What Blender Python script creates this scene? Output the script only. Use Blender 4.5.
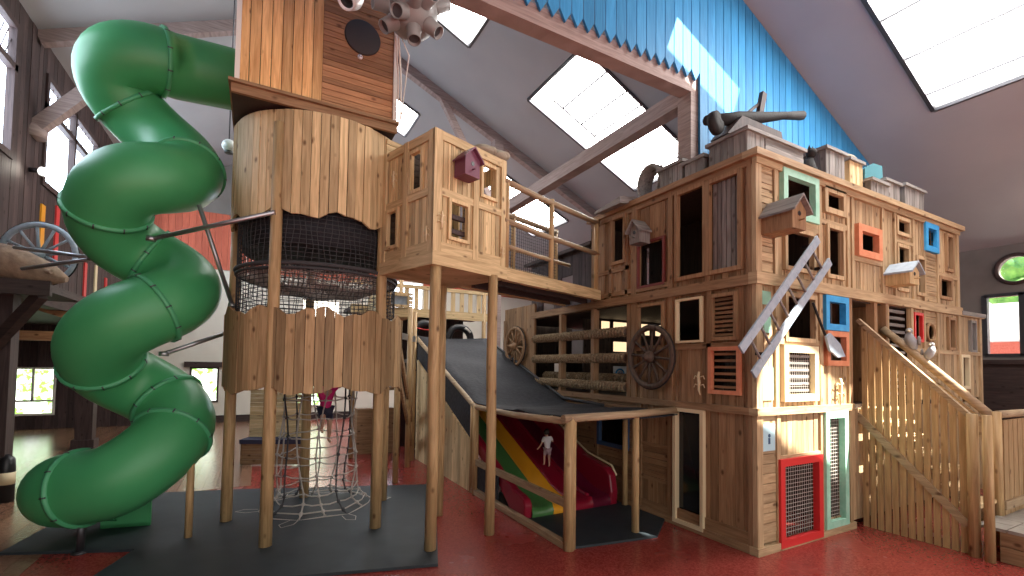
import bpy, math, random
from mathutils import Vector as V, Matrix
random.seed(7)
sc = bpy.context.scene
COL = sc.collection
for o in list(bpy.data.objects):
    bpy.data.objects.remove(o)
PI = math.pi
def rad(a): return a*PI/180

# ---------------------------------------------------------------- camera
FPX, PPY, PITCH, ROLL, YAW = 462.486602, 348.632288, 0.0382511196, 0.0147396291, 0.501551060
Fv = V((math.sin(YAW)*math.cos(PITCH), math.cos(YAW)*math.cos(PITCH), math.sin(PITCH)))
Rv = V((math.cos(YAW), -math.sin(YAW), 0)); Uv = Rv.cross(Fv)
c_, s_ = math.cos(ROLL), math.sin(ROLL)
R2 = Rv*c_ + Uv*s_; U2 = Uv*c_ - Rv*s_
cd = bpy.data.cameras.new('camera'); cam = bpy.data.objects.new('camera', cd); COL.objects.link(cam)
cam.matrix_world = Matrix(((R2.x, U2.x, -Fv.x, -5.755), (R2.y, U2.y, -Fv.y, -3.8), (R2.z, U2.z, -Fv.z, 2.4), (0, 0, 0, 1)))
cd.sensor_fit = 'HORIZONTAL'; cd.sensor_width = 36; cd.lens = FPX/1024*36
cd.shift_y = (PPY-288)/1024; cd.clip_start = .05; cd.clip_end = 300
sc.camera = cam

# ---------------------------------------------------------------- world, sun, exposure
sc.view_settings.view_transform = 'Standard'; sc.view_settings.look = 'None'
sc.view_settings.gamma = 1; sc.view_settings.use_curve_mapping = False
sc.view_settings.exposure = 0.68
w = bpy.data.worlds.new('sky'); sc.world = w; w.use_nodes = True
nt = w.node_tree; bg = nt.nodes['Background']
bg.inputs[0].default_value = (1, .96, .91, 1); bg.inputs[1].default_value = 1.25
sun = bpy.data.lights.new('sun', 'SUN'); sun.energy = 22; sun.angle = rad(.6); sun.color = (1, .93, .8)
so = bpy.data.objects.new('sun', sun); COL.objects.link(so)
SUN = V((-1.0, 1.6, -2.6)).normalized()
so.rotation_euler = SUN.to_track_quat('-Z', 'Y').to_euler(); so.location = (30, -25, 60)
SKY = 14.0      # strength of the daylit roof panes

# ---------------------------------------------------------------- materials
def mat(name, col, rough=.6, metal=0, spec=.5, bump=None, var=None, coat=0):
    m = bpy.data.materials.new(name); m.use_nodes = True
    n = m.node_tree.nodes; l = m.node_tree.links; b = n['Principled BSDF']
    b.inputs['Base Color'].default_value = (*col, 1); b.inputs['Roughness'].default_value = rough
    b.inputs['Metallic'].default_value = metal; b.inputs['Specular IOR Level'].default_value = spec
    b.inputs['Coat Weight'].default_value = coat
    if var or bump:
        tc = n.new('ShaderNodeTexCoord'); no = n.new('ShaderNodeTexNoise')
        no.inputs['Scale'].default_value = (var or bump)[0]; no.inputs['Detail'].default_value = 5
        l.new(tc.outputs['Object'], no.inputs['Vector'])
        if var:
            r = n.new('ShaderNodeValToRGB'); r.color_ramp.elements[0].position = .35; r.color_ramp.elements[1].position = .68
            r.color_ramp.elements[0].color = (*col, 1); r.color_ramp.elements[1].color = (*var[1], 1)
            l.new(no.outputs['Fac'], r.inputs['Fac']); l.new(r.outputs['Color'], b.inputs['Base Color'])
        if bump:
            bp = n.new('ShaderNodeBump'); bp.inputs['Strength'].default_value = bump[1]; bp.inputs['Distance'].default_value = .02
            l.new(no.outputs['Fac'], bp.inputs['Height']); l.new(bp.outputs['Normal'], b.inputs['Normal'])
    return m

def wood(name, dark, light, grain='v', knots=True, rough=.62, vary=.35):
    m = bpy.data.materials.new(name); m.use_nodes = True
    n = m.node_tree.nodes; l = m.node_tree.links; b = n['Principled BSDF']
    tc = n.new('ShaderNodeTexCoord'); mp = n.new('ShaderNodeMapping'); geo = n.new('ShaderNodeNewGeometry')
    mp.inputs['Scale'].default_value = (16, 16, 1.1) if grain == 'v' else (1.3, 1.3, 17)
    add = n.new('ShaderNodeVectorMath'); add.operation = 'MULTIPLY_ADD'     # shift the grain from board to board
    cmb = n.new('ShaderNodeCombineXYZ')
    for i in range(3): l.new(geo.outputs['Random Per Island'], cmb.inputs[i])
    add.inputs[1].default_value = (31, 17, 23)
    l.new(cmb.outputs[0], add.inputs[0]); l.new(tc.outputs['Object'], add.inputs[2]); l.new(add.outputs[0], mp.inputs['Vector'])
    no = n.new('ShaderNodeTexNoise'); no.inputs['Scale'].default_value = 1.6; no.inputs['Detail'].default_value = 6; no.inputs['Distortion'].default_value = .8
    l.new(mp.outputs[0], no.inputs['Vector'])
    r = n.new('ShaderNodeValToRGB'); r.color_ramp.elements[0].position = .3; r.color_ramp.elements[1].position = .7
    r.color_ramp.elements[0].color = (*dark, 1); r.color_ramp.elements[1].color = (*light, 1)
    l.new(no.outputs['Fac'], r.inputs['Fac'])
    hsv = n.new('ShaderNodeHueSaturation'); l.new(r.outputs[0], hsv.inputs['Color'])
    mr = n.new('ShaderNodeMapRange'); mr.inputs[3].default_value = 1-vary; mr.inputs[4].default_value = 1+vary*.8
    l.new(geo.outputs['Random Per Island'], mr.inputs[0]); l.new(mr.outputs[0], hsv.inputs['Value'])
    out = hsv.outputs[0]
    if knots:
        mk = n.new('ShaderNodeMapping'); mk.inputs['Scale'].default_value = (5.5, 5.5, 3.2) if grain == 'v' else (3.2, 3.2, 5.5)
        l.new(add.outputs[0], mk.inputs['Vector'])
        vo = n.new('ShaderNodeTexVoronoi'); vo.inputs['Scale'].default_value = 1.0; l.new(mk.outputs[0], vo.inputs['Vector'])
        kr = n.new('ShaderNodeValToRGB'); kr.color_ramp.elements[0].position = .06; kr.color_ramp.elements[1].position = .17
        kr.color_ramp.elements[0].color = (.16, .08, .04, 1); kr.color_ramp.elements[1].color = (1, 1, 1, 1)
        l.new(vo.outputs['Distance'], kr.inputs['Fac'])
        mx = n.new('ShaderNodeMixRGB'); mx.blend_type = 'MULTIPLY'; mx.inputs[0].default_value = .8
        l.new(out, mx.inputs[1]); l.new(kr.outputs[0], mx.inputs[2]); out = mx.outputs[0]
    l.new(out, b.inputs['Base Color']); b.inputs['Roughness'].default_value = rough
    b.inputs['Specular IOR Level'].default_value = .3
    bp = n.new('ShaderNodeBump'); bp.inputs['Strength'].default_value = .25; bp.inputs['Distance'].default_value = .01
    l.new(no.outputs['Fac'], bp.inputs['Height']); l.new(bp.outputs['Normal'], b.inputs['Normal'])
    return m

def emit(name, col, st, leaves=None):
    m = bpy.data.materials.new(name); m.use_nodes = True
    n = m.node_tree.nodes; l = m.node_tree.links; n.remove(n['Principled BSDF'])
    e = n.new('ShaderNodeEmission'); e.inputs[0].default_value = (*col, 1); e.inputs[1].default_value = st
    if leaves:
        tc = n.new('ShaderNodeTexCoord'); no = n.new('ShaderNodeTexNoise'); no.inputs['Scale'].default_value = 5; no.inputs['Detail'].default_value = 6
        l.new(tc.outputs['Object'], no.inputs['Vector'])
        r = n.new('ShaderNodeValToRGB'); r.color_ramp.elements[0].position = .42; r.color_ramp.elements[1].position = .56
        r.color_ramp.elements[0].color = (*leaves, 1); r.color_ramp.elements[1].color = (*col, 1)
        l.new(no.outputs[0], r.inputs[0]); l.new(r.outputs[0], e.inputs[0])
    l.new(e.outputs[0], n['Material Output'].inputs[0])
    return m

def glass(name, tint=(1, 1, 1), gl=.08):
    m = bpy.data.materials.new(name); m.use_nodes = True
    n = m.node_tree.nodes; l = m.node_tree.links; n.remove(n['Principled BSDF'])
    t = n.new('ShaderNodeBsdfTransparent'); t.inputs[0].default_value = (*tint, 1)
    g = n.new('ShaderNodeBsdfGlossy'); g.inputs['Roughness'].default_value = .03
    x = n.new('ShaderNodeMixShader'); x.inputs[0].default_value = gl
    l.new(t.outputs[0], x.inputs[1]); l.new(g.outputs[0], x.inputs[2]); l.new(x.outputs[0], n['Material Output'].inputs[0])
    return m

M = {}
M['lit_gold_v'] = wood('spotlit_pine_upright', (.54, .28, .105), (.84, .51, .22), 'v')  # warm spotlight glow on the box is put into this colour
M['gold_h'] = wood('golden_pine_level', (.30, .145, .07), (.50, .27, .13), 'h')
M['pale_v'] = wood('pale_pine_upright', (.43, .30, .15), (.71, .535, .30), 'v', vary=.3)
M['pale_h'] = wood('pale_pine_level', (.43, .30, .15), (.71, .535, .30), 'h', vary=.2)
M['skirt'] = wood('skirt_pine', (.27, .17, .083), (.46, .31, .165), 'v', vary=.38)
M['brown_v'] = wood('brown_boards_upright', (.205, .115, .057), (.345, .21, .112), 'v', vary=.3)  # playhouse wood; the left face's shade is put into the colour
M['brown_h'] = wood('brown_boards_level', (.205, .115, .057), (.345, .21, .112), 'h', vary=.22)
M['lit_brown_v'] = wood('lit_brown_boards_upright', (.31, .205, .11), (.52, .38, .225), 'v', vary=.28)  # same playhouse wood, lightened for the light on the right face
M['lit_brown_h'] = wood('lit_brown_boards_level', (.31, .205, .11), (.52, .38, .225), 'h', vary=.2)
M['log'] = wood('round_timber', (.30, .185, .085), (.53, .36, .18), 'v', vary=.15, rough=.5)
M['log_h'] = wood('round_timber_level', (.25, .175, .105), (.46, .34, .21), 'h', vary=.15, rough=.5)
M['grey_wood'] = wood('weathered_grey_boards', (.13, .12, .115), (.27, .25, .235), 'v', vary=.3)
M['grey_h'] = wood('weathered_grey_level', (.15, .14, .135), (.30, .28, .26), 'h', vary=.25)
M['rafter'] = wood('rafter_timber', (.23, .165, .15), (.37, .285, .26), 'h', knots=False, vary=.12)
M['dark_v'] = wood('dark_stained_boards', (.035, .022, .022), (.075, .048, .045), 'v', vary=.35)
M['dark_h'] = wood('dark_stained_beam', (.03, .02, .018), (.06, .038, .034), 'h', vary=.2)
M['interior'] = wood('shaded_interior_boards', (.035, .024, .018), (.075, .05, .036), 'v', vary=.2)  # near black: the shade of the insides is put into the colour
M['blue_boards'] = wood('blue_painted_boards', (.03, .2, .43), (.05, .28, .55), 'v', knots=False, vary=.16, rough=.5)
M['orange_boards'] = wood('orange_red_cladding', (.42, .09, .05), (.55, .14, .08), 'v', knots=False, vary=.15)
M['mint'] = mat('mint_paint', (.30, .62, .47), .55, var=(9, (.40, .70, .56)))
M['blue'] = mat('bright_blue_paint', (.03, .28, .62), .5, var=(9, (.05, .36, .7)))
M['navy'] = mat('navy_paint', (.03, .08, .18), .5)
M['orange'] = mat('salmon_orange_paint', (.62, .22, .11), .55, var=(9, (.7, .29, .16)))
M['redp'] = mat('red_paint', (.62, .03, .03), .45)
M['cream'] = mat('cream_paint', (.72, .60, .38), .55)
M['white'] = mat('white_paint', (.78, .74, .66), .55)
M['green'] = mat('green_slide_plastic', (.05, .295, .11), .42, spec=.45, var=(1.4, (.062, .33, .125)))
M['green_rim'] = mat('green_flange_plastic', (.07, .35, .16), .45)
M['steel'] = mat('galvanised_steel', (.42, .43, .45), .35, metal=.9)
M['dark_steel'] = mat('dark_steel', (.10, .10, .11), .4, metal=.8)
M['black'] = mat('black_plastic', (.012, .012, .014), .4)
M['rope'] = mat('grey_climbing_rope', (.42, .38, .34), .8)
M['rope_dark'] = mat('dark_rope', (.05, .05, .055), .85)
M['hemp'] = mat('hemp_rope', (.17, .115, .065), .9, var=(30, (.34, .25, .15)), bump=(60, .6))
M['oxred'] = mat('oxblood_paint', (.17, .03, .025), .6)
M['amber'] = emit('warm_lit_pane', (1, .72, .42), .85)
M['netting'] = mat('black_safety_netting', (.012, .013, .018), .8, bump=(60, .5), var=(14, (.026, .028, .036)))
M['mat'] = mat('slate_rubber_mat', (.014, .022, .028), .6, var=(3, (.021, .031, .038)), bump=(120, .15))
M['slide_red'] = mat('crimson_slide', (.25, .008, .026), .3)  # darkened red: shade under the netting roof is in the colour
M['slide_maroon'] = mat('maroon_slide', (.11, .006, .024), .3)
M['slide_yellow'] = mat('yellow_slide', (.75, .33, .02), .3)
M['slide_green'] = mat('olive_green_slide', (.06, .17, .05), .3)
M['skin'] = mat('skin', (.55, .32, .22), .55)
M['hair'] = mat('dark_hair', (.02, .012, .01), .5)
M['shirt_white'] = mat('white_cotton', (.75, .76, .78), .8)
M['pink'] = mat('pink_cotton', (.75, .03, .22), .8)
M['shorts'] = mat('pale_shorts', (.45, .33, .36), .8)
M['dark_cloth'] = mat('dark_cloth', (.03, .03, .06), .8)
M['pod'] = mat('pod_grey_plastic', (.22, .225, .22), .4)
M['pod_dark'] = mat('pod_dark_rim', (.06, .065, .07), .45)
M['enamel'] = mat('white_enamel', (.75, .77, .78), .3)
M['purple'] = mat('plum_paint', (.17, .05, .09), .6)
M['ladder'] = mat('blue_grey_painted_timber', (.27, .33, .40), .6, var=(12, (.36, .42, .48)))
M['iron'] = mat('rusty_iron', (.022, .02, .02), .75, spec=.25, bump=(30, .3))
M['wheel'] = wood('old_wheel_wood', (.06, .04, .03), (.13, .09, .065), 'v', vary=.2)
M['sack'] = mat('sackcloth', (.33, .29, .22), .9, bump=(50, .4))
M['plaster'] = mat('cream_plaster', (.62, .59, .50), .85, var=(2, (.66, .63, .54)))
M['grey_wall'] = mat('grey_brown_wall', (.16, .145, .13), .8, var=(1.5, (.2, .18, .165)))
M['ceil'] = mat('grey_ceiling_boards', (.345, .345, .352), .8, var=(.8, (.38, .38, .385)))
M['stone'] = mat('grey_stone_figure', (.30, .31, .33), .7, bump=(30, .4))
M['carved'] = mat('pale_carved_wood', (.68, .55, .34), .6)
M['tile'] = mat('grey_step_tiles', (.26, .24, .21), .5, var=(8, (.34, .31, .27)))
M['turq'] = mat('turquoise_glass', (.09, .25, .29), .15)
M['sign_blue'] = mat('pale_blue_sign', (.42, .62, .70), .5)
M['felt'] = mat('dark_oval_felt', (.05, .045, .042), .8)
M['driftwood'] = mat('driftwood', (.20, .13, .09), .8, bump=(14, .8), var=(9, (.32, .22, .15)))
M['skyp'] = emit('daylit_roof_pane', (1, .97, .93), SKY)
M['winp'] = emit('daylit_window_pane', (.72, .85, 1), 7)
M['garden'] = emit('garden_view_pane', (.92, 1, .9), 3.2, (.16, .42, .05))
M['frosted'] = emit('daylit_far_pane', (1, .9, .75), 4)
M['clear'] = glass('clear_pane', (.97, .98, 1))
M['darkglass'] = mat('dark_window_glass', (.015, .016, .018), .08)
M['lamp'] = emit('lamp_glow', (1, .93, .8), 40)
M['hedge'] = mat('hedge_leaves', (.05, .17, .03), .8, var=(4, (.14, .32, .06)), bump=(9, 1))
M['ext_white'] = mat('white_render', (.8, .8, .8), .8)
M['ext_brick'] = mat('red_brick', (.35, .07, .05), .8, var=(20, (.42, .11, .08)))

def floor_mat():
    m = mat('red_epoxy_floor', (.27, .042, .034), .22, coat=.0, spec=.5)
    n = m.node_tree.nodes; l = m.node_tree.links; b = n['Principled BSDF']
    tc = n.new('ShaderNodeTexCoord'); vo = n.new('ShaderNodeTexVoronoi'); vo.inputs['Scale'].default_value = 55
    l.new(tc.outputs['Object'], vo.inputs['Vector'])
    sep = n.new('ShaderNodeSeparateColor'); l.new(vo.outputs['Color'], sep.inputs[0])
    r = n.new('ShaderNodeValToRGB'); r.color_ramp.interpolation = 'LINEAR'
    e = r.color_ramp.elements; e[0].position = 0; e[0].color = (.17, .020, .017, 1); e[1].position = 1; e[1].color = (.28, .052, .040, 1)
    l.new(sep.outputs[0], r.inputs[0])
    no = n.new('ShaderNodeTexNoise'); no.inputs['Scale'].default_value = .9; no.inputs['Detail'].default_value = 4; l.new(tc.outputs['Object'], no.inputs['Vector'])
    mx = n.new('ShaderNodeMixRGB'); mx.blend_type = 'MULTIPLY'; mx.inputs[0].default_value = .5
    l.new(r.outputs[0], mx.inputs[1]); l.new(no.outputs['Fac'], mx.inputs[2]); 
    g = n.new('ShaderNodeMixRGB'); g.blend_type = 'ADD'; g.inputs[0].default_value = .35
    l.new(mx.outputs[0], g.inputs[1]); l.new(r.outputs[0], g.inputs[2]); l.new(g.outputs[0], b.inputs['Base Color'])
    mr = n.new('ShaderNodeMapRange'); mr.inputs[3].default_value = .16; mr.inputs[4].default_value = .34
    l.new(no.outputs['Fac'], mr.inputs[0]); l.new(mr.outputs[0], b.inputs['Roughness'])
    return m
M['floor'] = floor_mat()
M['floor_wood'] = wood('polished_floor_boards', (.17, .085, .05), (.27, .15, .095), 'v', knots=False, vary=.25, rough=.2)

# ---------------------------------------------------------------- mesh builder
class MB:
    def __init__(s): s.v = []; s.f = []; s.smooth = set()
    def add(s, vs, fs, smooth=False):
        b = len(s.v); s.v += [V(p) for p in vs]
        for f in fs:
            if smooth: s.smooth.add(len(s.f))
            s.f.append([b+i for i in f])
        return s
    def hexa(s, p):   # 8 corners: bottom 4, top 4
        return s.add(p, [(3, 2, 1, 0), (4, 5, 6, 7), (0, 1, 5, 4), (1, 2, 6, 5), (2, 3, 7, 6), (3, 0, 4, 7)])
    def box(s, a, b):
        x0, y0, z0 = a; x1, y1, z1 = b
        return s.hexa([(x0, y0, z0), (x1, y0, z0), (x1, y1, z0), (x0, y1, z0), (x0, y0, z1), (x1, y0, z1), (x1, y1, z1), (x0, y1, z1)])
    def beam(s, p, q, w, h, up=(0, 0, 1)):
        p = V(p); q = V(q); d = (q-p).normalized(); up = V(up)
        if abs(d.dot(up)) > .98: up = V((0, 1, 0))
        sd = d.cross(up).normalized(); u = sd.cross(d)
        a = sd*w/2; c = u*h/2
        return s.hexa([p-a-c, p+a-c, q+a-c, q-a-c, p-a+c, p+a+c, q+a+c, q-a+c])
    def tube(s, path, r, n=10, caps=True, radii=None, smooth=True, closed=False):
        path = [V(p) for p in path]; k = len(path); rings = []
        up = None
        for i, p in enumerate(path):
            if closed: d = path[(i+1) % k]-path[i-1]
            else: d = path[min(i+1, k-1)]-path[max(i-1, 0)]
            d.normalize()
            if up is None:
                up = V((0, 0, 1)) if abs(d.z) < .9 else V((1, 0, 0))
            sd = d.cross(up).normalized(); up = sd.cross(d).normalized()
            rr = radii[i] if radii else r
            rings.append([p+(sd*math.cos(2*PI*j/n)+up*math.sin(2*PI*j/n))*rr for j in range(n)])
        vs = [q for ring in rings for q in ring]; fs = []
        for i in range(k if closed else k-1):
            for j in range(n):
                a = i*n+j; b = i*n+(j+1) % n; i2 = (i+1) % k
                fs.append((a, b, i2*n+(j+1) % n, i2*n+j))
        s.add(vs, fs, smooth)
        if caps and not closed:
            b = len(s.v)-k*n
            s.f.append([b+j for j in range(n)][::-1]); s.f.append([b+(k-1)*n+j for j in range(n)])
        return s
    def cyl(s, p, q, r, r2=None, n=12, caps=True): return s.tube([p, q], r, n, caps, [r, r if r2 is None else r2])
    def lathe(s, c, prof, n=20, axis=(0, 0, 1)):   # prof = [(r, t)] along axis
        ax = V(axis).normalized(); e = V((1, 0, 0)) if abs(ax.x) < .8 else V((0, 1, 0))
        a = ax.cross(e).normalized(); b = ax.cross(a); c = V(c); vs = []; fs = []
        for r, t in prof:
            for j in range(n): vs.append(c+ax*t+(a*math.cos(2*PI*j/n)+b*math.sin(2*PI*j/n))*r)
        for i in range(len(prof)-1):
            for j in range(n):
                fs.append((i*n+j, i*n+(j+1) % n, (i+1)*n+(j+1) % n, (i+1)*n+j))
        s.add(vs, fs, True)
        bb = len(s.v)-len(vs)
        if prof[0][0] > 1e-4: s.f.append([bb+j for j in range(n)][::-1])
        if prof[-1][0] > 1e-4: s.f.append([bb+(len(prof)-1)*n+j for j in range(n)])
        return s
    def ball(s, c, r, n=16, k=9, sc=(1, 1, 1)):
        b = len(s.v)
        s.lathe((0, 0, 0), [(max(r*math.sin(PI*i/k), 1e-5), -r*math.cos(PI*i/k)) for i in range(k+1)], n)
        for i in range(b, len(s.v)):
            p = s.v[i]; s.v[i] = V((p.x*sc[0], p.y*sc[1], p.z*sc[2]))+V(c)
        return s
    def prism(s, poly, ext):
        ext = V(ext); n = len(poly); p = [V(q) for q in poly]
        s.add(p+[q+ext for q in p], [list(range(n))[::-1], list(range(n, 2*n))]+[(i, (i+1) % n, n+(i+1) % n, n+i) for i in range(n)])
        return s
    def build(s, name, m, parent=None, kind=None, label=None, bevel=0):
        me = bpy.data.meshes.new(name); off = parent_loc(parent)
        me.from_pydata([tuple(p-off) for p in s.v], [], s.f)
        for i in s.smooth: me.polygons[i].use_smooth = True
        me.update()
        import bmesh
        bm = bmesh.new(); bm.from_mesh(me); bmesh.ops.recalc_face_normals(bm, faces=bm.faces); bm.to_mesh(me); bm.free()
        me.materials.append(m)
        o = bpy.data.objects.new(name, me); COL.objects.link(o)
        if parent: o.parent = parent
        if kind: o['kind'] = kind
        if label: o['label'] = label
        if bevel:
            b = o.modifiers.new('bevel', 'BEVEL'); b.width = bevel; b.segments = 2; b.limit_method = 'ANGLE'
        return o
def parent_loc(p):
    o = V((0, 0, 0))
    while p is not None:
        o = o+V(p.location); p = p.parent
    return o
def tag(o, label, cat, group=None):
    o['label'] = label; o['category'] = cat
    if group: o['group'] = group
    return o
def thing(name, label, cat, loc, group=None):
    o = bpy.data.objects.new(name, None); o.empty_display_size = .2; COL.objects.link(o); o.location = loc
    return tag(o, label, cat, group)
def rebase(o, base):     # a one-mesh thing: put its origin at its base
    b = V(base)
    for v in o.data.vertices: v.co -= b
    o.location = b
    return o
def solo(mb, name, m, label, cat, base, group=None):
    return rebase(tag(mb.build(name, m), label, cat, group), base)
def copy_tree(o, loc, label, group=None):
    c = o.copy(); COL.objects.link(c); c.location = loc; c['label'] = label
    if group: c['group'] = group
    def kids(src, dst):
        for ch in list(src.children):
            d = ch.copy(); COL.objects.link(d); d.parent = dst; kids(ch, d)
    kids(o, c)
    return c

class Face:           # a vertical plane: u runs along it, d sticks out of it
    def __init__(s, O, u, n): s.O = V(O); s.u = V(u).normalized(); s.n = V(n).normalized()
    def p(s, u, z, d=0): return s.O+s.u*u+s.n*d+V((0, 0, z))
    def box(s, mb, u0, u1, z0, z1, d0, d1):
        mb.hexa([s.p(u0, z0, d0), s.p(u1, z0, d0), s.p(u1, z0, d1), s.p(u0, z0, d1), s.p(u0, z1, d0), s.p(u1, z1, d0), s.p(u1, z1, d1), s.p(u0, z1, d1)])
    def boards(s, mb, u0, u1, z0, z1, holes=(), wd=.12, d0=-.03, d1=0, hor=False, gap=.008):
        a0, a1, b0, b1 = (z0, z1, u0, u1) if hor else (u0, u1, z0, z1)
        H = [((h[2], h[3], h[0], h[1]) if hor else h) for h in holes]
        n = max(1, round((a1-a0)/wd)); br = [a0+(a1-a0)*i/n for i in range(n+1)]
        for h in H:
            for e in h[:2]:
                if a0 < e < a1: br.append(e)
        br = sorted(br)
        for a, b in zip(br, br[1:]):
            if b-a < .004: continue
            m_ = (a+b)/2; iv = [(b0, b1)]
            for h in H:
                if h[0] < m_ < h[1]:
                    nv = []
                    for p, q in iv:
                        if h[3] <= p or h[2] >= q: nv.append((p, q)); continue
                        if h[2] > p: nv.append((p, h[2]))
                        if h[3] < q: nv.append((h[3], q))
                    iv = nv
            for p, q in iv:
                if q-p < .01: continue
                j = random.uniform(-.004, .004)
                if hor: s.box(mb, p, q, a+gap/2, b-gap/2, d0+j, d1+j)
                else: s.box(mb, a+gap/2, b-gap/2, p, q, d0+j, d1+j)
    def frame(s, mb, u0, u1, z0, z1, w_, d0=-.02, d1=.05):
        s.box(mb, u0, u0+w_, z0, z1, d0, d1); s.box(mb, u1-w_, u1, z0, z1, d0, d1)
        s.box(mb, u0+w_, u1-w_, z0, z0+w_, d0, d1); s.box(mb, u0+w_, u1-w_, z1-w_, z1, d0, d1)

# ================================================================ THE HALL
SL = .448
RX = -4.0; RZ = 11.772
def roofz(x): return RZ-SL*abs(x-RX)
def sheet(mb, x0, x1, y0, y1, holes, zf, th):
    xs = sorted({x0, x1, *[h[0] for h in holes], *[h[1] for h in holes]}); ys = sorted({y0, y1, *[h[2] for h in holes], *[h[3] for h in holes]})
    for a, b in zip(xs, xs[1:]):
        for c, d in zip(ys, ys[1:]):
            if any(h[0] < (a+b)/2 < h[1] and h[2] < (c+d)/2 < h[3] for h in holes): continue
            mb.hexa([(a, c, zf(a)), (b, c, zf(b)), (b, d, zf(b)), (a, d, zf(a)), (a, c, zf(a)+th), (b, c, zf(b)+th), (b, d, zf(b)+th), (a, d, zf(a)+th)])
# skylights: (x0, x1, y0, y1, pane, bars)
SKYL = [(.53, 4.45, 4.5, 6.95, 'skyp', 3), (-3.4, -1.28, 5.36, 6.88, 'skyp', 1), (1.62, 5.57, -1.88, 0.0, 'skyp', 2),
        (2.5, 5.9, -4.45, -3.55, 'clear', 0), (.64, 2.35, .02, .54, 'clear', 0), (.53, 4.45, 10.5, 13.0, 'skyp', 3), (-3.4, -1.38, 10.7, 12.4, 'skyp', 1)]  # both clear openings are added out of view to shape the sun patches
mb = MB(); sheet(mb, RX, 10, -11, 18.2, [h[:4] for h in SKYL], roofz, .18); sheet(mb, -10.1, RX, -11, 18.2, [], roofz, .18)
mb.build('ceiling', M['ceil'], kind='structure')
for i, (x0, x1, y0, y1, pm, nb) in enumerate(SKYL):
    fr = MB()
    def q(x, y, dz): return V((x, y, roofz(x)+dz))
    for (a, b) in (((x0, y0), (x1, y0)), ((x1, y0), (x1, y1)), ((x1, y1), (x0, y1)), ((x0, y1), (x0, y0))):
        fr.beam(q(*a, -.01), q(*b, -.01), .07, .06)
    sb = y0+(y1-y0)*.78 if nb == 3 else y1
    for k in (.2, .36, .48, .7, .92)[:5 if nb > 1 else nb+1 if nb else 0]:
        x = x0+(x1-x0)*k; fr.beam(q(x, y0, .06), q(x, sb, .06), .05, .03)
    if nb == 3: fr.beam(q(x0+(x1-x0)*.12, sb, .06), q(x0+(x1-x0)*.6, sb, .06), .05, .03)
    f = fr.build('window_%d' % (i+1), M['dark_steel'] if pm == 'skyp' else M['steel'], kind='structure')
    pn = MB(); pn.add([q(x0, y0, .1), q(x1, y0, .1), q(x1, y1, .1), q(x0, y1, .1)], [(0, 1, 2, 3)])
    pn.build('pane', M[pm], f)

mb = MB(); mb.box((-15, -11, -.12), (10.2, 18.4, 0)); mb.build('floor', M['floor'], kind='structure')
mb = MB()
for i in range(46):
    x = -15+i*.2; mb.box((x+.002, 6.6 if x > -8.2 else 2.5, 0.0), (x+.198, 18, .006))
mb.build('floor', M['floor_wood'], kind='structure')
# right wall with its big window and the round window
def round_wall():
    mb = MB(); X0, X1 = 10, 10.2; rc, rz, rr = .03, 4.9, .31
    H = [(-6.2, .585, 2.83, 4.32), (rc-.5, rc+.5, rz-.5, rz+.5)]
    ys = sorted({-11, 18.4, *[h[0] for h in H], *[h[1] for h in H]}); zs = sorted({0, 5.75, *[h[2] for h in H], *[h[3] for h in H]})
    for a, b in zip(ys, ys[1:]):
        for c, d in zip(zs, zs[1:]):
            if any(h[0] < (a+b)/2 < h[1] and h[2] < (c+d)/2 < h[3] for h in H): continue
            mb.box((X0, a, c), (X1, b, d))
    n = 32                                        # square to circle infill
    for i in range(n):
        a, b = 2*PI*i/n, 2*PI*(i+1)/n
        def sqp(t):
            c, s = math.cos(t), math.sin(t); k = .5/max(abs(c), abs(s)); return (rc+c*k, rz+s*k)
        def cp(t): return (rc+math.cos(t)*rr, rz+math.sin(t)*rr)
        P = [sqp(a), sqp(b), cp(b), cp(a)]
        mb.prism([(X0, y, z) for y, z in P], (X1-X0, 0, 0))
    mb.build('wall_right', M['grey_wall'], kind='structure')
    fr = MB(); fr.tube([(X0-.02, rc+math.cos(2*PI*i/40)*(rr+.03), rz+math.sin(2*PI*i/40)*(rr+.03)) for i in range(40)], .045, 8, closed=True)
    f = fr.build('window_8', M['dark_v'], kind='structure')
    p = MB(); p.lathe((X0+.08, rc, rz), [(rr+.02, 0), (rr+.02, .01)], 40, (1, 0, 0)); p.build('pane', M['clear'], f)
    fr = MB()
    for y in (-6.2, -4.5, -2.9, -1.42, -.13, .585-.05): fr.box((X0-.03, y, 2.83), (X0+.12, y+.1 if y != -.13 else y+.12, 4.32))
    fr.box((X0-.03, -6.2, 2.80), (X0+.12, .585, 2.88)); fr.box((X0-.03, -6.2, 4.26), (X0+.12, .585, 4.34))
    f = fr.build('window_9', M['dark_steel'], kind='structure')
    p = MB(); p.box((X0+.08, -6.2, 2.83), (X0+.085, .585, 4.32)); p.build('pane', M['clear'], f)
round_wall()
mb = MB(); mb.box((9.3, -8, 2.62), (10, .9, 2.72)); mb.box((9.38, -8, 0), (10, .82, 2.62)); mb.build('trim_1', M['dark_h'], kind='structure')

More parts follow.
